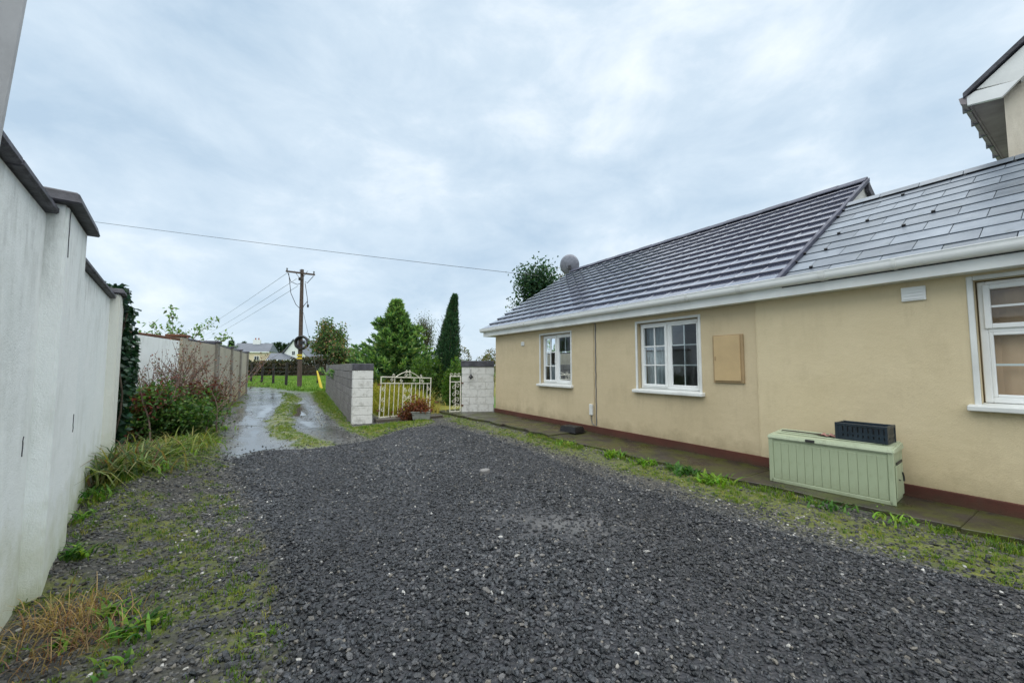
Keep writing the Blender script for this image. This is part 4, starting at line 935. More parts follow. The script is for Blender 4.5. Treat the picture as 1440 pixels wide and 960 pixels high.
# ------------------------------------------------------------------ far houses
def far_house(name, cx_, D_, w_, dpt, wall_h, roof_h, matw, rz, label, wins, hip=0.0, chim=None, gable_front=False):
    p = at(cx_, 515, D_); e = empty(name, (p.x, D_, 0), rz, label, 'house')
    mb = MB(); mb.box(-w_ / 2, w_ / 2, -dpt / 2, dpt / 2, -.5, wall_h); mb.build('wall', matw, e)
    o = .35; r_ = MB(); hw_, hd = w_ / 2 + o, dpt / 2 + o
    if gable_front:
        g_ = MB(); g_.prism([(-w_ / 2, wall_h), (w_ / 2, wall_h), (0, wall_h + roof_h)], 'y', -dpt / 2, dpt / 2); g_.build('gable', matw, e)
        for s in (-1, 1):
            q_ = MB(); q_.prism([(0, wall_h + roof_h + .05), (s * hw_, wall_h - .15), (s * hw_, wall_h + .1), (0, wall_h + roof_h + .3)], 'y', -hd, hd); rr = q_.build('roof', M['far_roof'], e)
    else:
        r_.add([(-hw_, -hd, wall_h), (hw_, -hd, wall_h), (hw_, hd, wall_h), (-hw_, hd, wall_h), (-hw_ + hip, 0, wall_h + roof_h), (hw_ - hip, 0, wall_h + roof_h)], [(0, 1, 5, 4), (2, 3, 4, 5), (3, 0, 4), (1, 2, 5), (0, 3, 2, 1)]); rr = r_.build('roof', M['far_roof'], e)
        MB().box(-hw_ - .02, hw_ + .02, -hd - .05, -hd + .03, wall_h - .3, wall_h - .001).build('fascia', M['far_white'], e)
    if chim:
        ch = MB().box(chim - .9, chim + .9, -.45, .45, wall_h + roof_h * .5, wall_h + roof_h + 1.0).build('chimney', M['far_white'], rr); 
        for s in (-.4, .4): MB().lathe([(.15, 0), (.2, .5), (.0, .5)], 8, (chim + s, 0, wall_h + roof_h + 1.0)).build('chimney_pot', M['brick_red'], rr)
    for (x0, z0, ww_, hh) in wins:
        f = MB().box(x0, x0 + ww_, -dpt / 2 - .04, -dpt / 2 + .02, z0, z0 + hh).build('window', M['far_white'], e)
        MB().box(x0 + .12, x0 + ww_ / 2 - .05, -dpt / 2 - .07, -dpt / 2 - .03, z0 + .12, z0 + hh - .12).build('pane', M['far_glass'], f); MB().box(x0 + ww_ / 2 + .05, x0 + ww_ - .12, -dpt / 2 - .07, -dpt / 2 - .03, z0 + .12, z0 + hh - .12).build('pane', M['far_glass'], f)
    return e
far_house('cream_house', 358, 112, 9.0, 7, 5.6, 2.5, M['far_cream'], R(14), 'cream rendered two storey house with a grey roof beyond the field hedge', [(-2.9, 3.1, 1.3, 1.3), (1.0, 3.1, 1.3, 1.3), (-2.9, .5, 1.3, 1.4), (1.2, .5, 1.6, 1.4)], .3, .4)
far_house('grey_shed', 400, 97, 5.6, 5, 3.1, 1.7, M['far_cream'], R(10), 'small low building with a dark slate roof between the two far houses', [(-1.2, 1.0, 1.0, 1.0), (.9, 1.0, .9, 1.0)], 0)
far_house('white_house', 434, 100, 8.6, 9, 3.7, 4.2, M['far_white'], R(-20), 'white gabled house beyond the utility pole', [(.8, 1.0, 1.2, 1.0), (-2.2, 1.0, 1.2, 1.1), (-.6, 4.2, 1.1, 1.1)], 0, None, True)

# ------------------------------------------------------------------ vegetation helpers
def unit(a): return a / (np.linalg.norm(a, axis=1, keepdims=True) + 1e-9)
def rand_dirs(n): return unit(rng.normal(size=(n, 3)))
def leaf_mesh(name, P, Dv, Ln, Wd, tint, mat, parent=None, fold=.0):
    """one diamond shaped blade per point: P base, Dv direction"""
    n = len(P); P = np.asarray(P, float); Dv = unit(np.asarray(Dv, float)); Ln = np.broadcast_to(Ln, n)[:, None]; Wd = np.broadcast_to(Wd, n)[:, None]
    side = unit(np.cross(Dv, rand_dirs(n))); nrm = np.cross(Dv, side)
    v = np.stack([P, P + Dv * Ln * .45 + side * Wd * .5 + nrm * Wd * fold, P + Dv * Ln, P + Dv * Ln * .45 - side * Wd * .5 + nrm * Wd * fold], 1).reshape(-1, 3)
    return raw_mesh(name, v, np.arange(4 * n).reshape(n, 4), np.repeat(tint[:, None, :], 1, 1).reshape(n, 3), mat, parent)
def raw_mesh(name, v, q, tint, mat, parent=None):
    me = bpy.data.meshes.new(name); me.vertices.add(len(v)); me.vertices.foreach_set('co', v.astype(np.float32).ravel())
    k = q.shape[1]; me.loops.add(q.size); me.loops.foreach_set('vertex_index', q.astype(np.int32).ravel())
    me.polygons.add(len(q)); me.polygons.foreach_set('loop_start', np.arange(0, q.size, k, dtype=np.int32)); me.polygons.foreach_set('loop_total', np.full(len(q), k, np.int32)); me.update(calc_edges=True)
    a = me.attributes.new('tint', 'FLOAT_COLOR', 'FACE'); a.data.foreach_set('color', np.concatenate([tint, np.ones((len(q), 1))], 1).astype(np.float32).ravel())
    return link(name, me, mat, parent)
def tints(n, cols, jit=.25):
    cols = np.array(cols); c = cols[rng.integers(0, len(cols), n)]; return np.clip(c * (1 + rng.normal(size=(n, 1)) * jit) * (1 + rng.normal(size=(n, 3)) * jit * .3), .004, .9)
def blades(name, base, heights, lean, width, cols, mat, parent=None, segs=4, droop=1.0):
    """long arching strap leaves"""
    n = len(base); base = np.asarray(base, float); az = rng.uniform(0, 2 * np.pi, n); d = np.stack([np.cos(az), np.sin(az), np.zeros(n)], 1); sd = np.stack([-np.sin(az), np.cos(az), np.zeros(n)], 1)
    hs = np.broadcast_to(heights, n); ln = np.broadcast_to(lean, n); V = []; 
    for k in range(segs + 1):
        t = k / segs; w = width * (1 - t ** 1.6) * .5 + .0008; z = hs * (t - droop * .45 * t ** 3 * ln)
        c = base + d * (ln * hs * t ** 1.7)[:, None] + np.stack([np.zeros(n), np.zeros(n), z], 1); V += [c + sd * w, c - sd * w]
    V = np.stack(V, 1); m = 2 * (segs + 1); v = V.reshape(-1, 3); f0 = np.array([[2 * k, 2 * k + 1, 2 * k + 3, 2 * k + 2] for k in range(segs)])
    q = (np.arange(n)[:, None, None] * m + f0[None]).reshape(-1, 4); return raw_mesh(name, v, q, np.repeat(tints(n, cols), segs, 0), mat, parent)

class Limbs:
    def __init__(s, seed): s.r = random.Random(seed); s.mb = MB(); s.tips = []
    def grow(s, p, d, ln, rad, depth, spread=.7, up=.15, kids=(3, 4), ratio=.68):
        r = s.r; pts = [p]; q = p.copy(); dd = d.copy(); seg = 4
        for k in range(seg):
            dd = (dd + Vector((r.gauss(0, .13), r.gauss(0, .13), r.gauss(0, .1) + up * .3))).normalized(); q = q + dd * ln / seg; pts.append(q.copy())
        s.mb.tube(pts, [rad * (1 - .5 * k / seg) for k in range(seg + 1)], 6 if depth > 1 else 4, False)
        if depth <= 1: s.tips += pts[1:]
        if depth == 0: return
        for k in range(r.randint(*kids)):
            t = r.uniform(.4, 1); i = min(seg, max(1, int(t * seg + .5)))
            nd = (dd + Vector((r.gauss(0, spread), r.gauss(0, spread), r.gauss(0, spread * .6) + up))).normalized(); s.grow(pts[i].copy(), nd, ln * ratio * r.uniform(.8, 1.2), rad * .55, depth - 1, spread, up, kids, ratio)
        s.grow(pts[-1].copy(), dd, ln * ratio, rad * .5, depth - 1, spread, up, kids, ratio)

def broad_tree(name, loc, H, seed, cols, label, leaf=.09, per=26, depth=3, spread=.75, cloud=.22, cat='tree', squash=1.0, trunk=.3, group=None, up=.15):
    e = empty(name, loc, 0, label, cat, group); L_ = Limbs(seed)
    L_.grow(Vector((0, 0, -.1)), Vector((0, 0, 1)), H * trunk, H * .022 + .02, depth, spread, up)
    zmax = max(t.z for t in L_.tips); k = H / zmax
    for v in range(len(L_.mb.v)): x, y, z = L_.mb.v[v]; L_.mb.v[v] = (x * k * squash, y * k * squash, z * k)
    L_.mb.build('trunk', M['bark'], e)
    T_ = np.array([[t.x * k * squash, t.y * k * squash, t.z * k] for t in L_.tips]); n = len(T_) * per
    P = np.repeat(T_, per, 0) + rng.normal(size=(n, 3)) * cloud * H / 5; P[:, 2] = np.maximum(P[:, 2], .1)
    leaf_mesh('crown', P, rand_dirs(n) + np.array([0, 0, -.2]), rng.uniform(.7, 1.3, n) * leaf, rng.uniform(.5, .8, n) * leaf, tints(n, cols), M['leaf'], e)
    return e

def conifer(name, loc, H, Rb, seed, cols, label, n_br=420, lift=.35, spray=.17, cat='tree', low=.03, pw=.85, steps=13, per=7, bend=(0, 0), group=None, tight=1.0, env=0):
    e = empty(name, loc, 0, label, cat, group); r = random.Random(seed); mb = MB()
    ax = lambda t: np.array([bend[0] * t * t, bend[1] * t * t, H * t])
    mb.tube([tuple(ax(t)) if t > 0 else (0, 0, -.2) for t in np.linspace(0, .97, 9)], [H * .022 * (1 - .9 * t) + .01 for t in np.linspace(0, .97, 9)], 7, False)
    P, Dv = [], []
    for i in range(n_br):
        t = low + (1 - low) * (i + r.random()) / n_br; t = min(t, .995); az = i * 2.399 + r.uniform(-.5, .5)
        Rr = Rb * ((1 - t) ** pw) * (r.uniform(.5, 1.0) if i % 4 else r.uniform(.95, 1.22)) + .05; out = np.array([math.cos(az), math.sin(az), 0]); c = ax(t * .97); pts = []
        for s in range(steps + 1):
            u = s / steps; pts.append(c + out * Rr * u + np.array([0, 0, lift * Rr * u ** 1.5 - .10 * Rr * u * (1 - t)]))
        if i % 3 == 0: mb.tube([tuple(p) for p in pts[::4]], [max(.003, .012 - .003 * j) for j in range(len(pts[::4]))], 4, False)
        for s in range(2, steps + 1):
            dd = pts[s] - pts[s - 1]; dd = dd / (np.linalg.norm(dd) + 1e-9)
            for k in range(per):
                P.append(pts[s] + np.array([r.gauss(0, 1), r.gauss(0, 1), r.gauss(0, .6)]) * (.03 + .09 * Rr * (1 - s / steps) + .03 * H / 4) * tight)
                w = np.array([r.gauss(0, .5), r.gauss(0, .5), r.gauss(.12, .35)]); Dv.append(dd + w)
    mb.build('trunk', M['bark'], e); P = np.array(P); Dv = np.array(Dv); n = len(P)
    if env:                                    # slim, flame shaped outline
        t = np.clip(P[:, 2] / H, 0, 1); cx_ = bend[0] * t * t; cy_ = bend[1] * t * t; dx = P[:, 0] - cx_; dy = P[:, 1] - cy_; rr = np.hypot(dx, dy) + 1e-6
        rm = (env * np.clip(1 - t, 0, 1) ** .62 * (.62 + .5 * np.sin(np.pi * np.clip(t * .9 + .12, 0, 1))) + .02) * rng.uniform(.65, 1.3, n); k = np.minimum(1, rm / rr)
        P[:, 0] = cx_ + dx * k; P[:, 1] = cy_ + dy * k; P[:, 2] = np.minimum(P[:, 2], H * rng.uniform(.93, 1.0, n))
    leaf_mesh('crown', P, Dv, rng.uniform(.6, 1.25, n) * spray, rng.uniform(.22, .36, n) * spray, tints(n, cols), M['leaf'], e); return e

def bush(name, loc, size, n, cols, label, leaf=.07, cat='bush', seed=1, lobes=9, mat='leaf', group=None, kind=None):
    """clumped leaf volume on a few stems"""
    e = empty(name, loc, 0, label, cat, group); sx, sy, sz = size; mb = MB(); r = random.Random(seed)
    C = np.array([[r.uniform(-.75, .75) * sx, r.uniform(-.75, .75) * sy, r.uniform(.2, .78) * sz] for _ in range(lobes)]); S = np.array([r.uniform(.22, .42) for _ in range(lobes)])
    for c in C: mb.tube([(c[0] * .15, c[1] * .15, -.05), (c[0] * .5, c[1] * .6, c[2] * .5), tuple(c)], [.02, .014, .006], 5, False)
    mb.build('stem', M['bark'], e); k = rng.integers(0, lobes, n); d = rand_dirs(n); rad = rng.uniform(.45, 1, n) ** .5
    P = C[k] + d * (rad * S[k])[:, None] * np.array([sx, sy, sz]) * 1.15 + rng.normal(size=(n, 3)) * .04; P[:, 2] = np.abs(P[:, 2])
    leaf_mesh('foliage', P, d + rand_dirs(n) * .8, rng.uniform(.6, 1.3, n) * leaf, rng.uniform(.45, .75, n) * leaf, tints(n, cols), M[mat], e); return e

DG = [(.018, .05, .018), (.03, .07, .022), (.045, .09, .03)]
CG = [(.05, .12, .055), (.10, .20, .07), (.16, .28, .09), (.25, .36, .12)]
# trees behind the gate
p = at(556, 515, 17.5); conifer('conifer_tree', (p.x, 17.5, 0), 4.5, 2.8, 3, CG, 'broad feathery green conifer behind the iron gate', 230, .40, .22, pw=1.15, steps=18, per=12, tight=.5)
p = at(628, 515, 16.6); conifer('cypress_tree', (p.x, 16.6, 0), 4.6, .92, 5, [(.022, .065, .035), (.04, .10, .05), (.065, .135, .065)], 'slim columnar dark green cypress leaning beside the white gate pillar', 520, 1.2, .12, pw=.75, steps=8, per=10, bend=(.34, 0), env=.5)
p = at(479, 515, 21); broad_tree('apple_tree', (p.x, 21, 0), 3.9, 11, [(.06, .12, .03), (.09, .16, .04), (.14, .18, .06), (.26, .16, .09), (.05, .11, .05), (.07, .13, .05)], 'small round tree with reddening leaves behind the grey block wall', .12, 22, 3, .8, .2, squash=.72)
p = at(440, 515, 22.5)
p = at(752, 515, 21); broad_tree('roadside_tree', (p.x, 21, 0), 6.5, 23, [(.02, .06, .035), (.03, .08, .045), (.05, .10, .045)], 'dark green tree rising behind the tiled bungalow roof', .15, 75, 3, .65, .24, squash=1.0)
p = at(738, 515, 24); broad_tree('roadside_tree', (p.x, 24, 0), 5.2, 29, [(.05, .09, .035), (.08, .11, .05), (.15, .13, .08)], 'thin brownish tree beside the darker tree behind the bungalow roof', .12, 22, 3, .8, .2, squash=.55)
p = at(808, 515, 22); broad_tree('roadside_tree', (p.x, 22, 0), 7.1, 37, [(.10, .10, .05), (.17, .11, .08), (.07, .10, .04)], 'sparse reddish tree top showing just under the satellite dish', .10, 7, 3, .6, .2, squash=.6)
p = at(601, 515, 20); broad_tree('bare_tree', (p.x, 20, 0), 4.2, 41, [(.07, .11, .04), (.10, .12, .05)], 'nearly bare thin tree between the conifer and the cypress', .07, 4, 3, .6, .2, squash=.6, up=.3)
for i, (px, D_, sx, sy, sz, lab, cc) in enumerate(((600, 16.0, .75, .7, 1.75, 'rounded mid green bush at the right foot of the conifer', [(.045, .10, .02), (.08, .16, .03), (.12, .20, .035)]), (643, 15.7, .55, .6, 1.6, 'bright green bush crowding the foot of the cypress', [(.05, .12, .02), (.09, .18, .03), (.14, .22, .04)]),
                                                     (520, 16.6, .8, .7, 1.5, 'dark low bush under the conifer behind the gate', DG), (566, 16.6, .9, .7, 1.3, 'shadowy green bush in the middle behind the gate', DG + [(.06, .12, .03)]))):
    p = at(px, 515, D_); bush('garden_bush', (p.x, D_, 0), (sx, sy, sz), 6500, cc, lab, .085, seed=i + 3, lobes=12)
for i, (px, D_, H_, lab) in enumerate(((668, 30, 2.6, 'low tawny bushes seen over the white gate pillar'), (690, 32, 2.6, 'brownish scrub beside the cream house corner'))):
    p = at(px, 515, D_); bush('scrub_bush', (p.x, D_, 0), (1.6, 1.2, H_), 2500, [(.10, .09, .03), (.16, .12, .04), (.07, .10, .03)], lab, .14, seed=20 + i)

# far hedge and wood
hp = [Vector((*g(x, 528), 0)) for x in (270, 470)]
def hedge():
    n = 22000; t = rng.uniform(0, 1, n); x = -60 + t * 46; y = 62 + (t - .5) * 4 + rng.normal(size=n) * .7; top = 2.3 + .9 * (fbm(x, y * 0, .35, 5) - .4) + .5 * (t > .55)
    z = rng.uniform(0, 1, n) ** .8 * top; P = np.stack([x, y, z], 1); cols_ = [(.02, .03, .018), (.035, .042, .022), (.055, .045, .028), (.075, .06, .03)]
    o = leaf_mesh('field_hedge', P, rand_dirs(n), rng.uniform(.25, .5, n), rng.uniform(.15, .3, n), tints(n, cols_), M['leaf'], None); tag(o, 'long dark brown hedge at the back of the green field', 'hedge')
    o2 = MB(); o2.box(-60, -14, 61.6, 62.6, -.1, 1.7); c = o2.build('hedge_core', M['soil'], o)
hedge()
for i, (px, D_, H_, lab) in enumerate(((391, 135, 10.0, 'dark spruce behind the small slate roofed building'), (399, 138, 9.6, 'short dark spruce behind the small slate roofed building'), (406, 140, 10.0, 'dark spruce behind the white gabled house'), (324, 140, 11.0, 'dark spruce standing left of the cream house roof'), (342, 150, 11.2, 'tall dark spruce over the cream house roof'), (374, 145, 10.2, 'dark spruce behind the cream house chimney'), (330, 110, 7.2, 'light green tree at the gable of the cream house'), (312, 150, 9.5, 'dark spruce over the end of the lane wall'), (384, 142, 10.2, 'dark spruce peeping past the cream house end'))):
    p = at(px, 515, D_); cc = [(.03, .06, .04), (.045, .08, .05)] if i != 6 else [(.07, .15, .03), (.10, .19, .04)]
    conifer('spruce_tree' if i != 6 else 'garden_tree', (p.x, D_, -.1), H_, 2.6 if i != 6 else 3.2, 50 + i, cc, lab, 130, .15, .85, steps=6, per=4, group='far spruce trees' if i != 6 else None, pw=.8 if i != 6 else .3)
# sapling over the lane wall
sp_ = Vector((-12.6, 14.6, 0)); e = empty('sapling', sp_, 0, 'spindly sapling with pale green leaves showing over the lane wall', 'tree'); L_ = Limbs(71)
L_.grow(Vector((0, 0, -.1)), Vector((.05, -.02, 1)), 1.75, .04, 0); 
for dx, dz in ((.95, .42), (.5, .6), (-.5, .55), (-.95, .4), (.15, .7), (-.2, .35), (.7, .15)): L_.grow(Vector((random.uniform(-.08, .08), 0, random.uniform(1.5, 1.9))), Vector((dx, random.uniform(-.3, .3), dz)).normalized(), 1.15, .016, 1, .45, .1, (1, 2))
L_.mb.build('trunk', M['twig'], e); T_ = np.array([tuple(t) for t in L_.tips]); T_ = T_[T_[:, 2] > 1.9]; n = len(T_) * 9; P = np.repeat(T_, 9, 0) + rng.normal(size=(n, 3)) * .1
leaf_mesh('crown', P, rand_dirs(n) + np.array([0, 0, -.4]), rng.uniform(.12, .22, n), rng.uniform(.06, .10, n), tints(n, [(.12, .20, .06), (.17, .25, .09), (.09, .16, .05)]), M['leaf'], e)

# ivy on the end of the near wall
def ivy():
    e = empty('ivy', ww(8.2, -.75), WROT, 'dark glossy ivy climbing the end pier of the white wall', 'ivy')
    P, Dn = [], []
    n = 8200; z = rng.uniform(0, 2.45, n); y = rng.uniform(-.22, .30, n); bulge = .2 + .34 * fbm(y * 3 + 9, z, 1.3, 8) + .12 * (z > 1.9); x = rng.uniform(.0, 1, n) ** .6 * bulge
    P.append(np.stack([x, y + rng.normal(size=n) * .04, z], 1))
    n2 = 1500; P.append(np.stack([rng.uniform(-.32, .30, n2), rng.uniform(-.20, .3, n2), 2.5 + rng.uniform(0, 1, n2) ** 1.5 * .20 - .1 * (rng.uniform(size=n2) < .2)], 1))
    n3 = 1600; a = rng.uniform(0, 2 * np.pi, n3); P.append(np.stack([.42 + .2 * np.cos(a) * rng.uniform(.2, 1, n3), -.05 + .25 * np.sin(a), 1.55 + rng.normal(size=n3) * .22], 1))
    P = np.concatenate(P); n = len(P)
    mb = MB()
    for k in range(7): yy = -.18 + k * .07; mb.tube([(.02 + .02 * math.sin(j + k), yy + .04 * math.sin(j * 1.3 + k), j * .3 - .1) for j in range(9)], .012, 5, False)
    mb.build('stem', M['bark'], e)
    leaf_mesh('foliage', P, rand_dirs(n) * .7 + np.array([.6, -.4, -.5]), rng.uniform(.05, .10, n), rng.uniform(.05, .085, n), tints(n, [(.010, .04, .022), (.018, .055, .028), (.03, .075, .035)], .3), M['ivy'], e)
ivy()

# wild shrub between wall and lane: leafy skirt, red leaves, bare twigs above
def shrub():
    c = Vector((-7.25, 8.25, .1)); e = empty('wild_shrub', c, 0, 'tangled shrub with red leaves and bare brown twigs against the white lane wall', 'shrub')
    mb = MB(); r = random.Random(5); tips = []
    for k in range(30):
        L_ = Limbs(100 + k); b = Vector((r.gauss(-.1, .45), r.gauss(.2, .55), 0)); d = Vector((r.gauss(.0, .25), r.gauss(.1, .4), 1)).normalized()
        L_.grow(b, d, r.uniform(.6, .95), .016, 2, .5, .1, (2, 3), .72); mb.add(L_.mb.v, L_.mb.f); tips += L_.tips
    mb.build('twigs', M['twig'], e); T_ = np.array([tuple(t) for t in tips])
    sel = rng.choice(len(T_), 2600); P = T_[sel] + rng.normal(size=(2600, 3)) * .03; n = len(P)
    leaf_mesh('twig_leaves', P, rand_dirs(n), rng.uniform(.03, .055, n), rng.uniform(.02, .035, n), tints(n, [(.16, .06, .045), (.22, .10, .08), (.10, .09, .04), (.12, .05, .04)]), M['leaf'], e)
    lob = np.array([[r.gauss(.1, .34), r.gauss(-.2, .42), r.uniform(.15, .85)] for _ in range(34)]); n = 23000; k = rng.integers(0, len(lob), n); P = lob[k] + rng.normal(size=(n, 3)) * np.array([.2, .2, .13]); P[:, 2] = np.abs(P[:, 2])
    red = rng.uniform(size=len(lob)) < .26; tn = tints(n, [(.03, .08, .02), (.05, .12, .03), (.08, .16, .035), (.13, .19, .05)]); rd = tints(n, [(.10, .022, .018), (.16, .04, .03), (.08, .05, .02)]); tn = np.where(red[k][:, None] & (rng.uniform(size=(n, 1)) < .7), rd, tn)
    leaf_mesh('foliage', P, rand_dirs(n) + np.array([.2, -.3, .2]), rng.uniform(.045, .095, n), rng.uniform(.03, .055, n), tn, M['leaf'], e)
shrub()
def strap_clump(name, loc, n, rad, h, lean, width, cols, label, cat='plant', group=None):
    e = empty(name, loc, rng.uniform(0, 6), label, cat, group); base = np.stack([rng.normal(size=n) * rad, rng.normal(size=n) * rad, np.full(n, -.02)], 1)
    blades('leaves', base, rng.uniform(.55, 1.1, n) * h, rng.uniform(.2, 1, n) * lean, width, cols, M['leaf'], e); return e
def gl(x, y, dz=0): return (x, y, float(ground_z(x, y)) + dz)
MONT = [(.08, .15, .03), (.14, .20, .05), (.22, .22, .07), (.05, .11, .02), (.04, .09, .02), (.17, .10, .05), (.30, .32, .14)]
c_ = ww(6.7, -.38); strap_clump('montbretia_clump', gl(c_.x, c_.y), 210, .20, .60, 1.9, .024, MONT, 'arching strap leaved clump with browning blades against the white wall')
c_ = ww(7.5, -.30); strap_clump('montbretia_clump', gl(c_.x, c_.y), 190, .26, .5, 2.0, .022, MONT + [(.16, .20, .03)], 'straw and green strap leaved clump at the foot of the wall end pier')
c_ = ww(7.9, .12); strap_clump('montbretia_clump', gl(c_.x, c_.y), 170, .25, .40, 2.1, .018, [(.16, .20, .03), (.22, .22, .05), (.11, .17, .03)], 'yellow green arching clump in front of the tangled shrub')
c_ = ww(3.55, -.42); strap_clump('dry_grass_clump', gl(c_.x, c_.y), 260, .11, .19, 1.1, .004, [(.38, .26, .12), (.42, .30, .13), (.24, .15, .06)], 'dry straw coloured grass clump at the foot of the white pier', 'grass clump')
c_ = ww(3.2, -.36); strap_clump('dry_grass_clump', gl(c_.x, c_.y), 220, .12, .16, 1.2, .004, [(.38, .26, .12), (.28, .20, .10), (.18, .09, .05)], 'reddish straw grass clump before the white wall panel', 'grass clump')

def rosette(name, loc, n, h, w, cols, label, rad=.05, group=None, lean=1.1):
    e = empty(name, loc, rng.uniform(0, 6), label, 'weed', group); base = np.stack([rng.normal(size=n) * rad, rng.normal(size=n) * rad, np.full(n, -.01)], 1)
    blades('leaves', base, rng.uniform(.5, 1.1, n) * h, rng.uniform(.5, 1.1, n) * lean, w, cols, M['leaf'], e, 4, 1.0); return e
BRI = [(.10, .22, .02), (.15, .28, .03), (.20, .30, .035)]; DKG = [(.03, .10, .015), (.05, .14, .02), (.07, .17, .025)]
for X, Y, n, h, w, cc, lab in ((6.05, -1.22, 90, .16, .035, BRI, 'bright green weed clump on the path edge below the middle window'), (6.75, -1.2, 60, .15, .035, BRI, 'small bright weed on the path edge just past the middle window'), (7.35, -1.2, 80, .18, .04, DKG, 'dark green dandelion clump on the path edge below the tan cabinet'), (7.85, -1.25, 90, .16, .038, BRI, 'yellowish green weed clump beside the corner of the green storage box'),
                                (9.0, -1.08, 70, .10, .025, DKG, 'low green weeds in front of the green storage box'), (9.5, -.95, 70, .10, .022, BRI, 'low bright weeds off the end of the green storage box'), (4.9, -1.25, 70, .10, .02, BRI, 'mossy tuft on the path edge opposite the black tub')):
    p = hw(X, Y); rosette('leafy_weed', gl(p.x, p.y), n, h, w, cc, lab, .10)
for px, py, n, h, lab in ((158, 862, 34, .11, 'small bright green weed in the gravel before the white pier'), (200, 884, 40, .13, 'spreading green weed in the dark gravel away from the wall'), (100, 800, 60, .15, 'green weed tuft touching the white pier base'), (374, 893, 9, .06, 'tiny green sprout on the stony ground'), (95, 905, 30, .10, 'dark green weed beside the straw coloured grass'), (160, 935, 20, .07, 'faint green weed in the stones below the other weeds'), (235, 664, 110, .16, 'bright green leafy weed mat in front of the strap leaved clumps'), (200, 690, 80, .14, 'bright weed patch where the bank meets the stones'), (150, 712, 70, .14, 'green weed at the wall foot before the arching clump'), (292, 628, 90, .18, 'bright green weeds under the lane side of the tangled shrub'), (306, 604, 70, .18, 'bright weeds on the lane edge beside the tangled shrub'), (120, 742, 50, .12, 'small green weed between white pier and arching clump')):
    x, y = g(px, py); rosette('small_weed', gl(x, y), n, h, .024, BRI if 'bright' in lab or 'tiny' in lab else DKG + BRI, lab, .05 if n < 65 else .13)
# plant in the trough
n = 900; P = np.stack([rng.normal(size=n) * .15 - .08, rng.normal(size=n) * .08, .2 + np.abs(rng.normal(size=n)) * .16], 1); leaf_mesh('plant_leaves', P, rand_dirs(n) + np.array([0, 0, .4]), .09, .035, tints(n, [(.16, .04, .022), (.22, .07, .03), (.12, .05, .02), (.26, .13, .06)]), M['leaf'], tr)
e = empty('rust_plant', (-2.92, 11.02, .02), 0, 'rust brown withered plant spilling beside the grey trough', 'plant'); n = 700; P = np.stack([rng.normal(size=n) * .13, rng.normal(size=n) * .1, np.abs(rng.normal(size=n)) * .15], 1); leaf_mesh('leaves', P, rand_dirs(n) + np.array([0, 0, .4]), .10, .035, tints(n, [(.12, .04, .022), (.16, .06, .03), (.08, .04, .02)]), M['leaf'], e)

# ------------------------------------------------------------------ scattered stones and grass (geometry nodes instances)
def variant_collection(name, meshes):
    c = bpy.data.collections.new(name)
    for i, me in enumerate(meshes): c.objects.link(bpy.data.objects.new('%s_%02d' % (name, i), me))
    return c
def scatter(name, P, rot, scale, coll, mat, label, cat, nvar):
    me = bpy.data.meshes.new(name); me.vertices.add(len(P)); me.vertices.foreach_set('co', P.astype(np.float32).ravel()); me.update()
    a = me.attributes.new('rot', 'FLOAT_VECTOR', 'POINT'); a.data.foreach_set('vector', rot.astype(np.float32).ravel())
    a = me.attributes.new('scl', 'FLOAT_VECTOR', 'POINT'); a.data.foreach_set('vector', scale.astype(np.float32).ravel())
    a = me.attributes.new('var', 'INT', 'POINT'); a.data.foreach_set('value', rng.integers(0, nvar, len(P)).astype(np.int32))
    o = bpy.data.objects.new(name, me); col.objects.link(o)
    ng = bpy.data.node_groups.new(name + '_nodes', 'GeometryNodeTree'); ng.interface.new_socket('Geometry', in_out='INPUT', socket_type='NodeSocketGeometry'); ng.interface.new_socket('Geometry', in_out='OUTPUT', socket_type='NodeSocketGeometry')
    N = ng.nodes; L = ng.links; gi = N.new('NodeGroupInput'); go = N.new('NodeGroupOutput'); ip = N.new('GeometryNodeInstanceOnPoints'); ci = N.new('GeometryNodeCollectionInfo'); ci.inputs['Collection'].default_value = coll; ci.inputs['Separate Children'].default_value = True; ci.inputs['Reset Children'].default_value = True
    def na(nm, ty): n = N.new('GeometryNodeInputNamedAttribute'); n.data_type = ty; n.inputs['Name'].default_value = nm; return n.outputs['Attribute']
    e2r = N.new('FunctionNodeEulerToRotation'); L.new(na('rot', 'FLOAT_VECTOR'), e2r.inputs[0])
    m2p = N.new('GeometryNodeMeshToPoints'); L.new(gi.outputs[0], m2p.inputs[0]); L.new(m2p.outputs[0], ip.inputs['Points']); L.new(ci.outputs[0], ip.inputs['Instance']); ip.inputs['Pick Instance'].default_value = True
    L.new(na('var', 'INT'), ip.inputs['Instance Index']); L.new(e2r.outputs[0], ip.inputs['Rotation']); L.new(na('scl', 'FLOAT_VECTOR'), ip.inputs['Scale']); L.new(ip.outputs[0], go.inputs[0])
    md = o.modifiers.new('scatter', 'NODES'); md.node_group = ng; tag(o, label, cat, kind='stuff'); return o
def rock_meshes(n, mat, seed):
    out = []; r = random.Random(seed)
    for i in range(n):
        bm = bmesh.new(); bmesh.ops.create_icosphere(bm, subdivisions=1, radius=1)
        sx, sy, sz = r.uniform(.8, 1.15), r.uniform(.6, .95), r.uniform(.4, .7)
        for v in bm.verts: k = r.uniform(.72, 1.15); v.co = Vector((v.co.x * sx * k, v.co.y * sy * k, v.co.z * sz * k))
        for _ in range(3):                   # broken faces
            d = Vector((r.gauss(0, 1), r.gauss(0, 1), r.gauss(0, .8))).normalized(); lim = r.uniform(.45, .62)
            for v in bm.verts:
                t = v.co.dot(d)
                if t > lim: v.co -= d * (t - lim)
        me = bpy.data.meshes.new('rock'); bm.to_mesh(me); bm.free(); me.materials.append(mat); out.append(me)
    return out
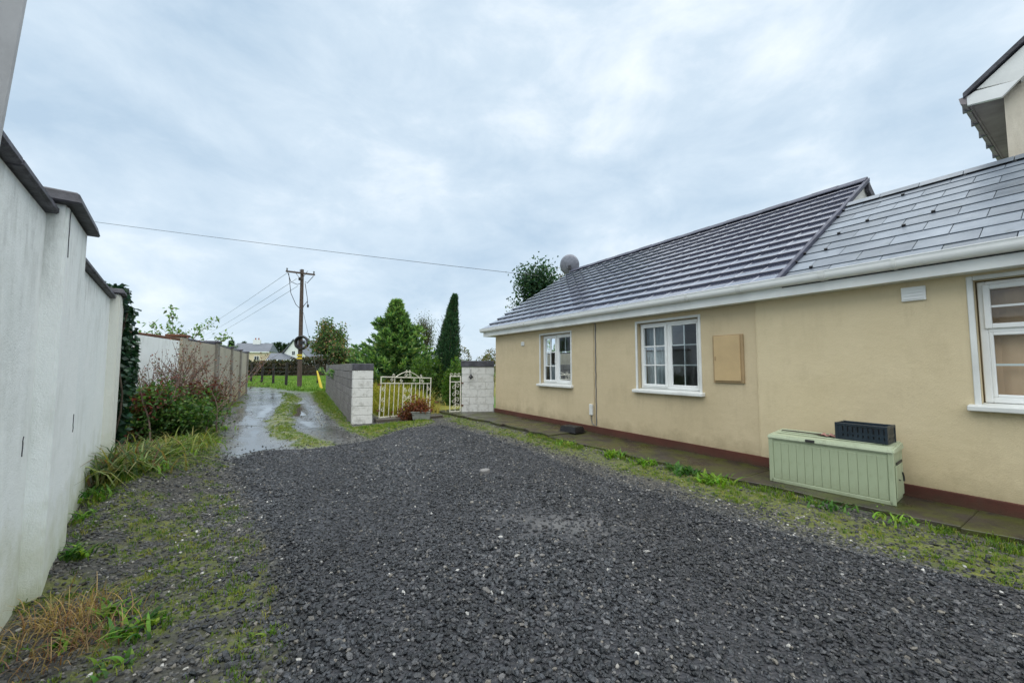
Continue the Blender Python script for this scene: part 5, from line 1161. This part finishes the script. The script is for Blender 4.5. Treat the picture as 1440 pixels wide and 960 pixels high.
def in_view(x, y, pad=.25): return (y > 1.2) & (np.abs(x) < (1.34 + pad) * y + .6)
def sample(n, x0, x1, y0, y1): return rng.uniform(x0, x1, n), rng.uniform(y0, y1, n)
house_Y = lambda x, y: (x - HA.x) * HY.x + (y - HA.y) * HY.y
wall_m = lambda x, y: x * WM.x + y * WM.y
def stones():
    cf = variant_collection('fresh_rock', rock_meshes(14, M['stone_fresh'], 4)); co = variant_collection('old_rock', rock_meshes(10, M['stone_old'], 9))
    PX, PY, S = [], [], []
    for (n, y0, y1, s0, s1) in ((78000, 1.2, 3.4, .006, .021), (85000, 3.4, 6.2, .008, .022), (75000, 6.2, 10.8, .010, .023)):
        x, y = sample(n, -5.5, 6.5, y0, y1); k = in_view(x, y) & (sdist(x, y, P_FRESH) + (fbm(x, y, 2.3, 11) - .5) * .3 + np.where(rng.uniform(size=n) < .42, np.abs(rng.normal(size=n)) * .36, rng.normal(size=n) * .04) > 0)
        k &= rng.uniform(size=n) > .8 * np.exp(-(((x - .35) / .75) ** 2 + ((y - 3.75) / .32) ** 2)); x, y = x[k], y[k]
        PX.append(x); PY.append(y); S.append(s0 + (s1 - s0) * rng.beta(1.3, 3.2, len(x)) * 1.5)
    x = np.concatenate(PX); y = np.concatenate(PY); s = np.concatenate(S) * (.62 + .8 * fbm(x, y * .7, .7, 131)); n = len(x)
    def seg(pts): return np.min([np.hypot(x - ax - np.clip(((x - ax) * (bx - ax) + (y - ay) * (by - ay)) / ((bx - ax) ** 2 + (by - ay) ** 2), 0, 1) * (bx - ax), y - ay - np.clip(((x - ax) * (bx - ax) + (y - ay) * (by - ay)) / ((bx - ax) ** 2 + (by - ay) ** 2), 0, 1) * (by - ay)) for (ax, ay), (bx, by) in zip(pts[:-1], pts[1:])], 0)
    tr_ = np.maximum(np.exp(-(seg([(-4.2, 7.3), (-2.2, 4.6), (-.7, 2.4), (.2, 0)]) / .2) ** 2), np.exp(-(seg([(-2.9, 8.2), (-.7, 5.4), (1.0, 3.0), (2.0, 0)]) / .2) ** 2))   # wheel tracks pressed into the stone
    s = s * (1 - .16 * tr_ * (.5 + fbm(x, y, 1.5, 171))); z = ground_z(x, y) + s * rng.uniform(.0, .55, n)
    scatter('gravel', np.stack([x, y, z], 1), np.stack([rng.normal(size=n) * .35, rng.normal(size=n) * .35, rng.uniform(0, 6.28, n)], 1), np.stack([s, s, s], 1) * rng.uniform(.8, 1.2, (n, 3)), cf, None, 'dark crushed stone gravel covering the yard', 'gravel', 14)
    PX, PY, S = [], [], []
    for (n, y0, y1, s0, s1) in ((120000, 1.2, 4.5, .007, .021), (110000, 4.5, 13, .009, .022)):
        x, y = sample(n, -9, 7, y0, y1); k = in_view(x, y) & (sdist(x, y, P_FRESH) < .08) & (house_Y(x, y) < -1.0) & (wall_m(x, y) > -.66) & (sdist(x, y, P_VERGE) < 0)
        k &= (rng.uniform(size=n) > .93 * sstep(-.2, .3, sdist(x, y, P_LANE))) & (sdist(x, y, P_MEADOW) < 0); k &= rng.uniform(size=n) < (.25 + 1.1 * fbm(x, y, 1.1, 77)) * (1 - .6 * sstep(.5, .64, fbm(x, y, .8, 21) * .5 + fbm(x, y, 5, 31) * .5))
        k &= rng.uniform(size=n) > .7 * sstep(-.1, .35, sdist(x, y, P_EDGE))
        for p in P_PUDDLES: k &= sdist(x, y, p) < -.02
        x, y = x[k], y[k]; PX.append(x); PY.append(y); S.append(s0 + (s1 - s0) * rng.beta(1.2, 3, len(x)) * 1.5)
    x = np.concatenate(PX); y = np.concatenate(PY); s = np.concatenate(S); n = len(x); z = ground_z(x, y) + s * rng.uniform(-.1, .4, n)
    scatter('old_gravel', np.stack([x, y, z], 1), np.stack([rng.normal(size=n) * .3, rng.normal(size=n) * .3, rng.uniform(0, 6.28, n)], 1), np.stack([s, s, s], 1), co, None, 'worn grey gravel at the mossy edges of the yard', 'gravel', 10)
stones()
def tuft_meshes(n, mat, h, w, nb, spread, seed):
    out = []; r = random.Random(seed)
    for i in range(n):
        mb = MB()
        for k in range(nb):
            a = r.uniform(0, 6.28); b = Vector((r.gauss(0, spread), r.gauss(0, spread), 0)); hh = h * r.uniform(.5, 1.15); ln = r.uniform(.15, .75) * hh; d = Vector((math.cos(a), math.sin(a), 0)); s = Vector((-d.y, d.x, 0)) * w * .5
            p1 = b + d * ln * .35 + Vector((0, 0, hh * .6)); p2 = b + d * ln + Vector((0, 0, hh * r.uniform(.75, 1)))
            mb.add([b - s, b + s, p1 + s * .8, p1 - s * .8, p2], [(0, 1, 2, 3), (3, 2, 4)])
        me = bpy.data.meshes.new('tuft'); me.from_pydata(mb.v, [], mb.f); me.materials.append(mat); out.append(me)
    return out
def grasses():
    c1 = variant_collection('short_tuft', tuft_meshes(8, M['grass'], .05, .006, 12, .02, 1)); c2 = variant_collection('meadow_tuft', tuft_meshes(8, M['grass_yellow'], .42, .014, 16, .07, 2)); c3 = variant_collection('field_tuft', tuft_meshes(6, M['grass_field'], .14, .03, 12, .12, 3))
    # mossy tufts on verge, lane crown, yard edges and bank
    PX, PY, S = [], [], []
    n = 190000; x, y = sample(n, -14, 7, 1.5, 26)
    nz = fbm(x, y, .8, 21) * .55 + fbm(x, y, 5, 31) * .45; n1 = (fbm(x, y, 2.3, 11) - .5) * .6
    pr = np.maximum.reduce([.95 * (sdist(x, y, P_VERGE) + n1 * .3 > 0), .8 * (sdist(x, y, P_MID) + n1 * .7 > 0) * sstep(.35, .55, nz), .85 * (sdist(x, y, P_EDGE) + n1 * .8 > 0) * sstep(.40, .56, nz), .8 * (sdist(x, y, P_LEFT) + n1 * .5 > 0) * sstep(.44, .6, nz), 1.0 * (sdist(x, y, P_BANKG) + n1 * .9 > 0) * sstep(.36, .56, nz)])
    hx = (x - HA.x) * HX.x + (y - HA.y) * HX.y; hy = house_Y(x, y); eg = np.interp(hx, [-1.45, 1.5, 4.9, 7.9, 10.2, 13], [-1.42, -1.17, -1.10, -1.0, -.82, -.8])
    strip = (hx > 3.6) & (hy < eg + .12) & (hy > eg - .10 - .28 * fbm(x, y, 1.3, 44)); pr = np.maximum(pr, 1.0 * strip * sstep(.38, .5, fbm(x, y, 1.1, 45)))
    k = (rng.uniform(size=n) < pr) & in_view(x, y) & ((house_Y(x, y) < -.98) | (strip & (hy < eg + .10))) & (wall_m(x, y) > -.66) & (sdist(x, y, P_FRESH) < -.02); st_ = strip[k]; x, y = x[k], y[k]; bd = sdist(x, y, P_BANKG); vd = sdist(x, y, P_VERGE)
    s = rng.uniform(.35, 1.0, len(x)) * (1 + 1.0 * (bd > .1) + .5 * (vd > .2) + .6 * st_); n = len(x)
    # thicker growth right along the path edge, thinning outwards
    scatter('mossy_grass', np.stack([x, y, ground_z(x, y) - .004], 1), np.stack([np.zeros(n), np.zeros(n), rng.uniform(0, 6.28, n)], 1), np.stack([s, s, s * rng.uniform(.6, 1.3, n)], 1), c1, None, 'short moss and grass at the edges of yard and lane', 'grass', 8)
    n = 15000; x, y = sample(n, -12, 3, 10.9, 24); k = (sdist(x, y, P_MEADOW) > .1) & (house_Y(x, y) < -1.4) & (((x - C0.x) * .884 + (y - C0.y) * .468) > .55); x, y = x[k], y[k]; n = len(x); s = rng.uniform(.7, 1.5, n) * np.clip((y - 10.3) / 2.6, .35, 1.7)
    scatter('meadow_grass', np.stack([x, y, np.zeros(n) - .02], 1), np.stack([np.zeros(n), np.zeros(n), rng.uniform(0, 6.28, n)], 1), np.stack([s, s, s], 1), c2, None, 'tall yellow green grass growing behind the gate', 'grass', 8)
    n = 26000; x, y = sample(n, -55, -8, 24, 62); k = (sdist(x, y, P_LANE) < -.4) & (sdist(x, y, P_MEADOW) < 0) & (y > 24); x, y = x[k], y[k]; n = len(x); s = rng.uniform(.6, 1.3, n) * np.where(y < 36, 1.5, 1)
    scatter('field_grass', np.stack([x, y, np.zeros(n) - .02], 1), np.stack([np.zeros(n), np.zeros(n), rng.uniform(0, 6.28, n)], 1), np.stack([s, s, s], 1), c3, None, 'bright green field grass beyond the post fence', 'grass', 6)
grasses()
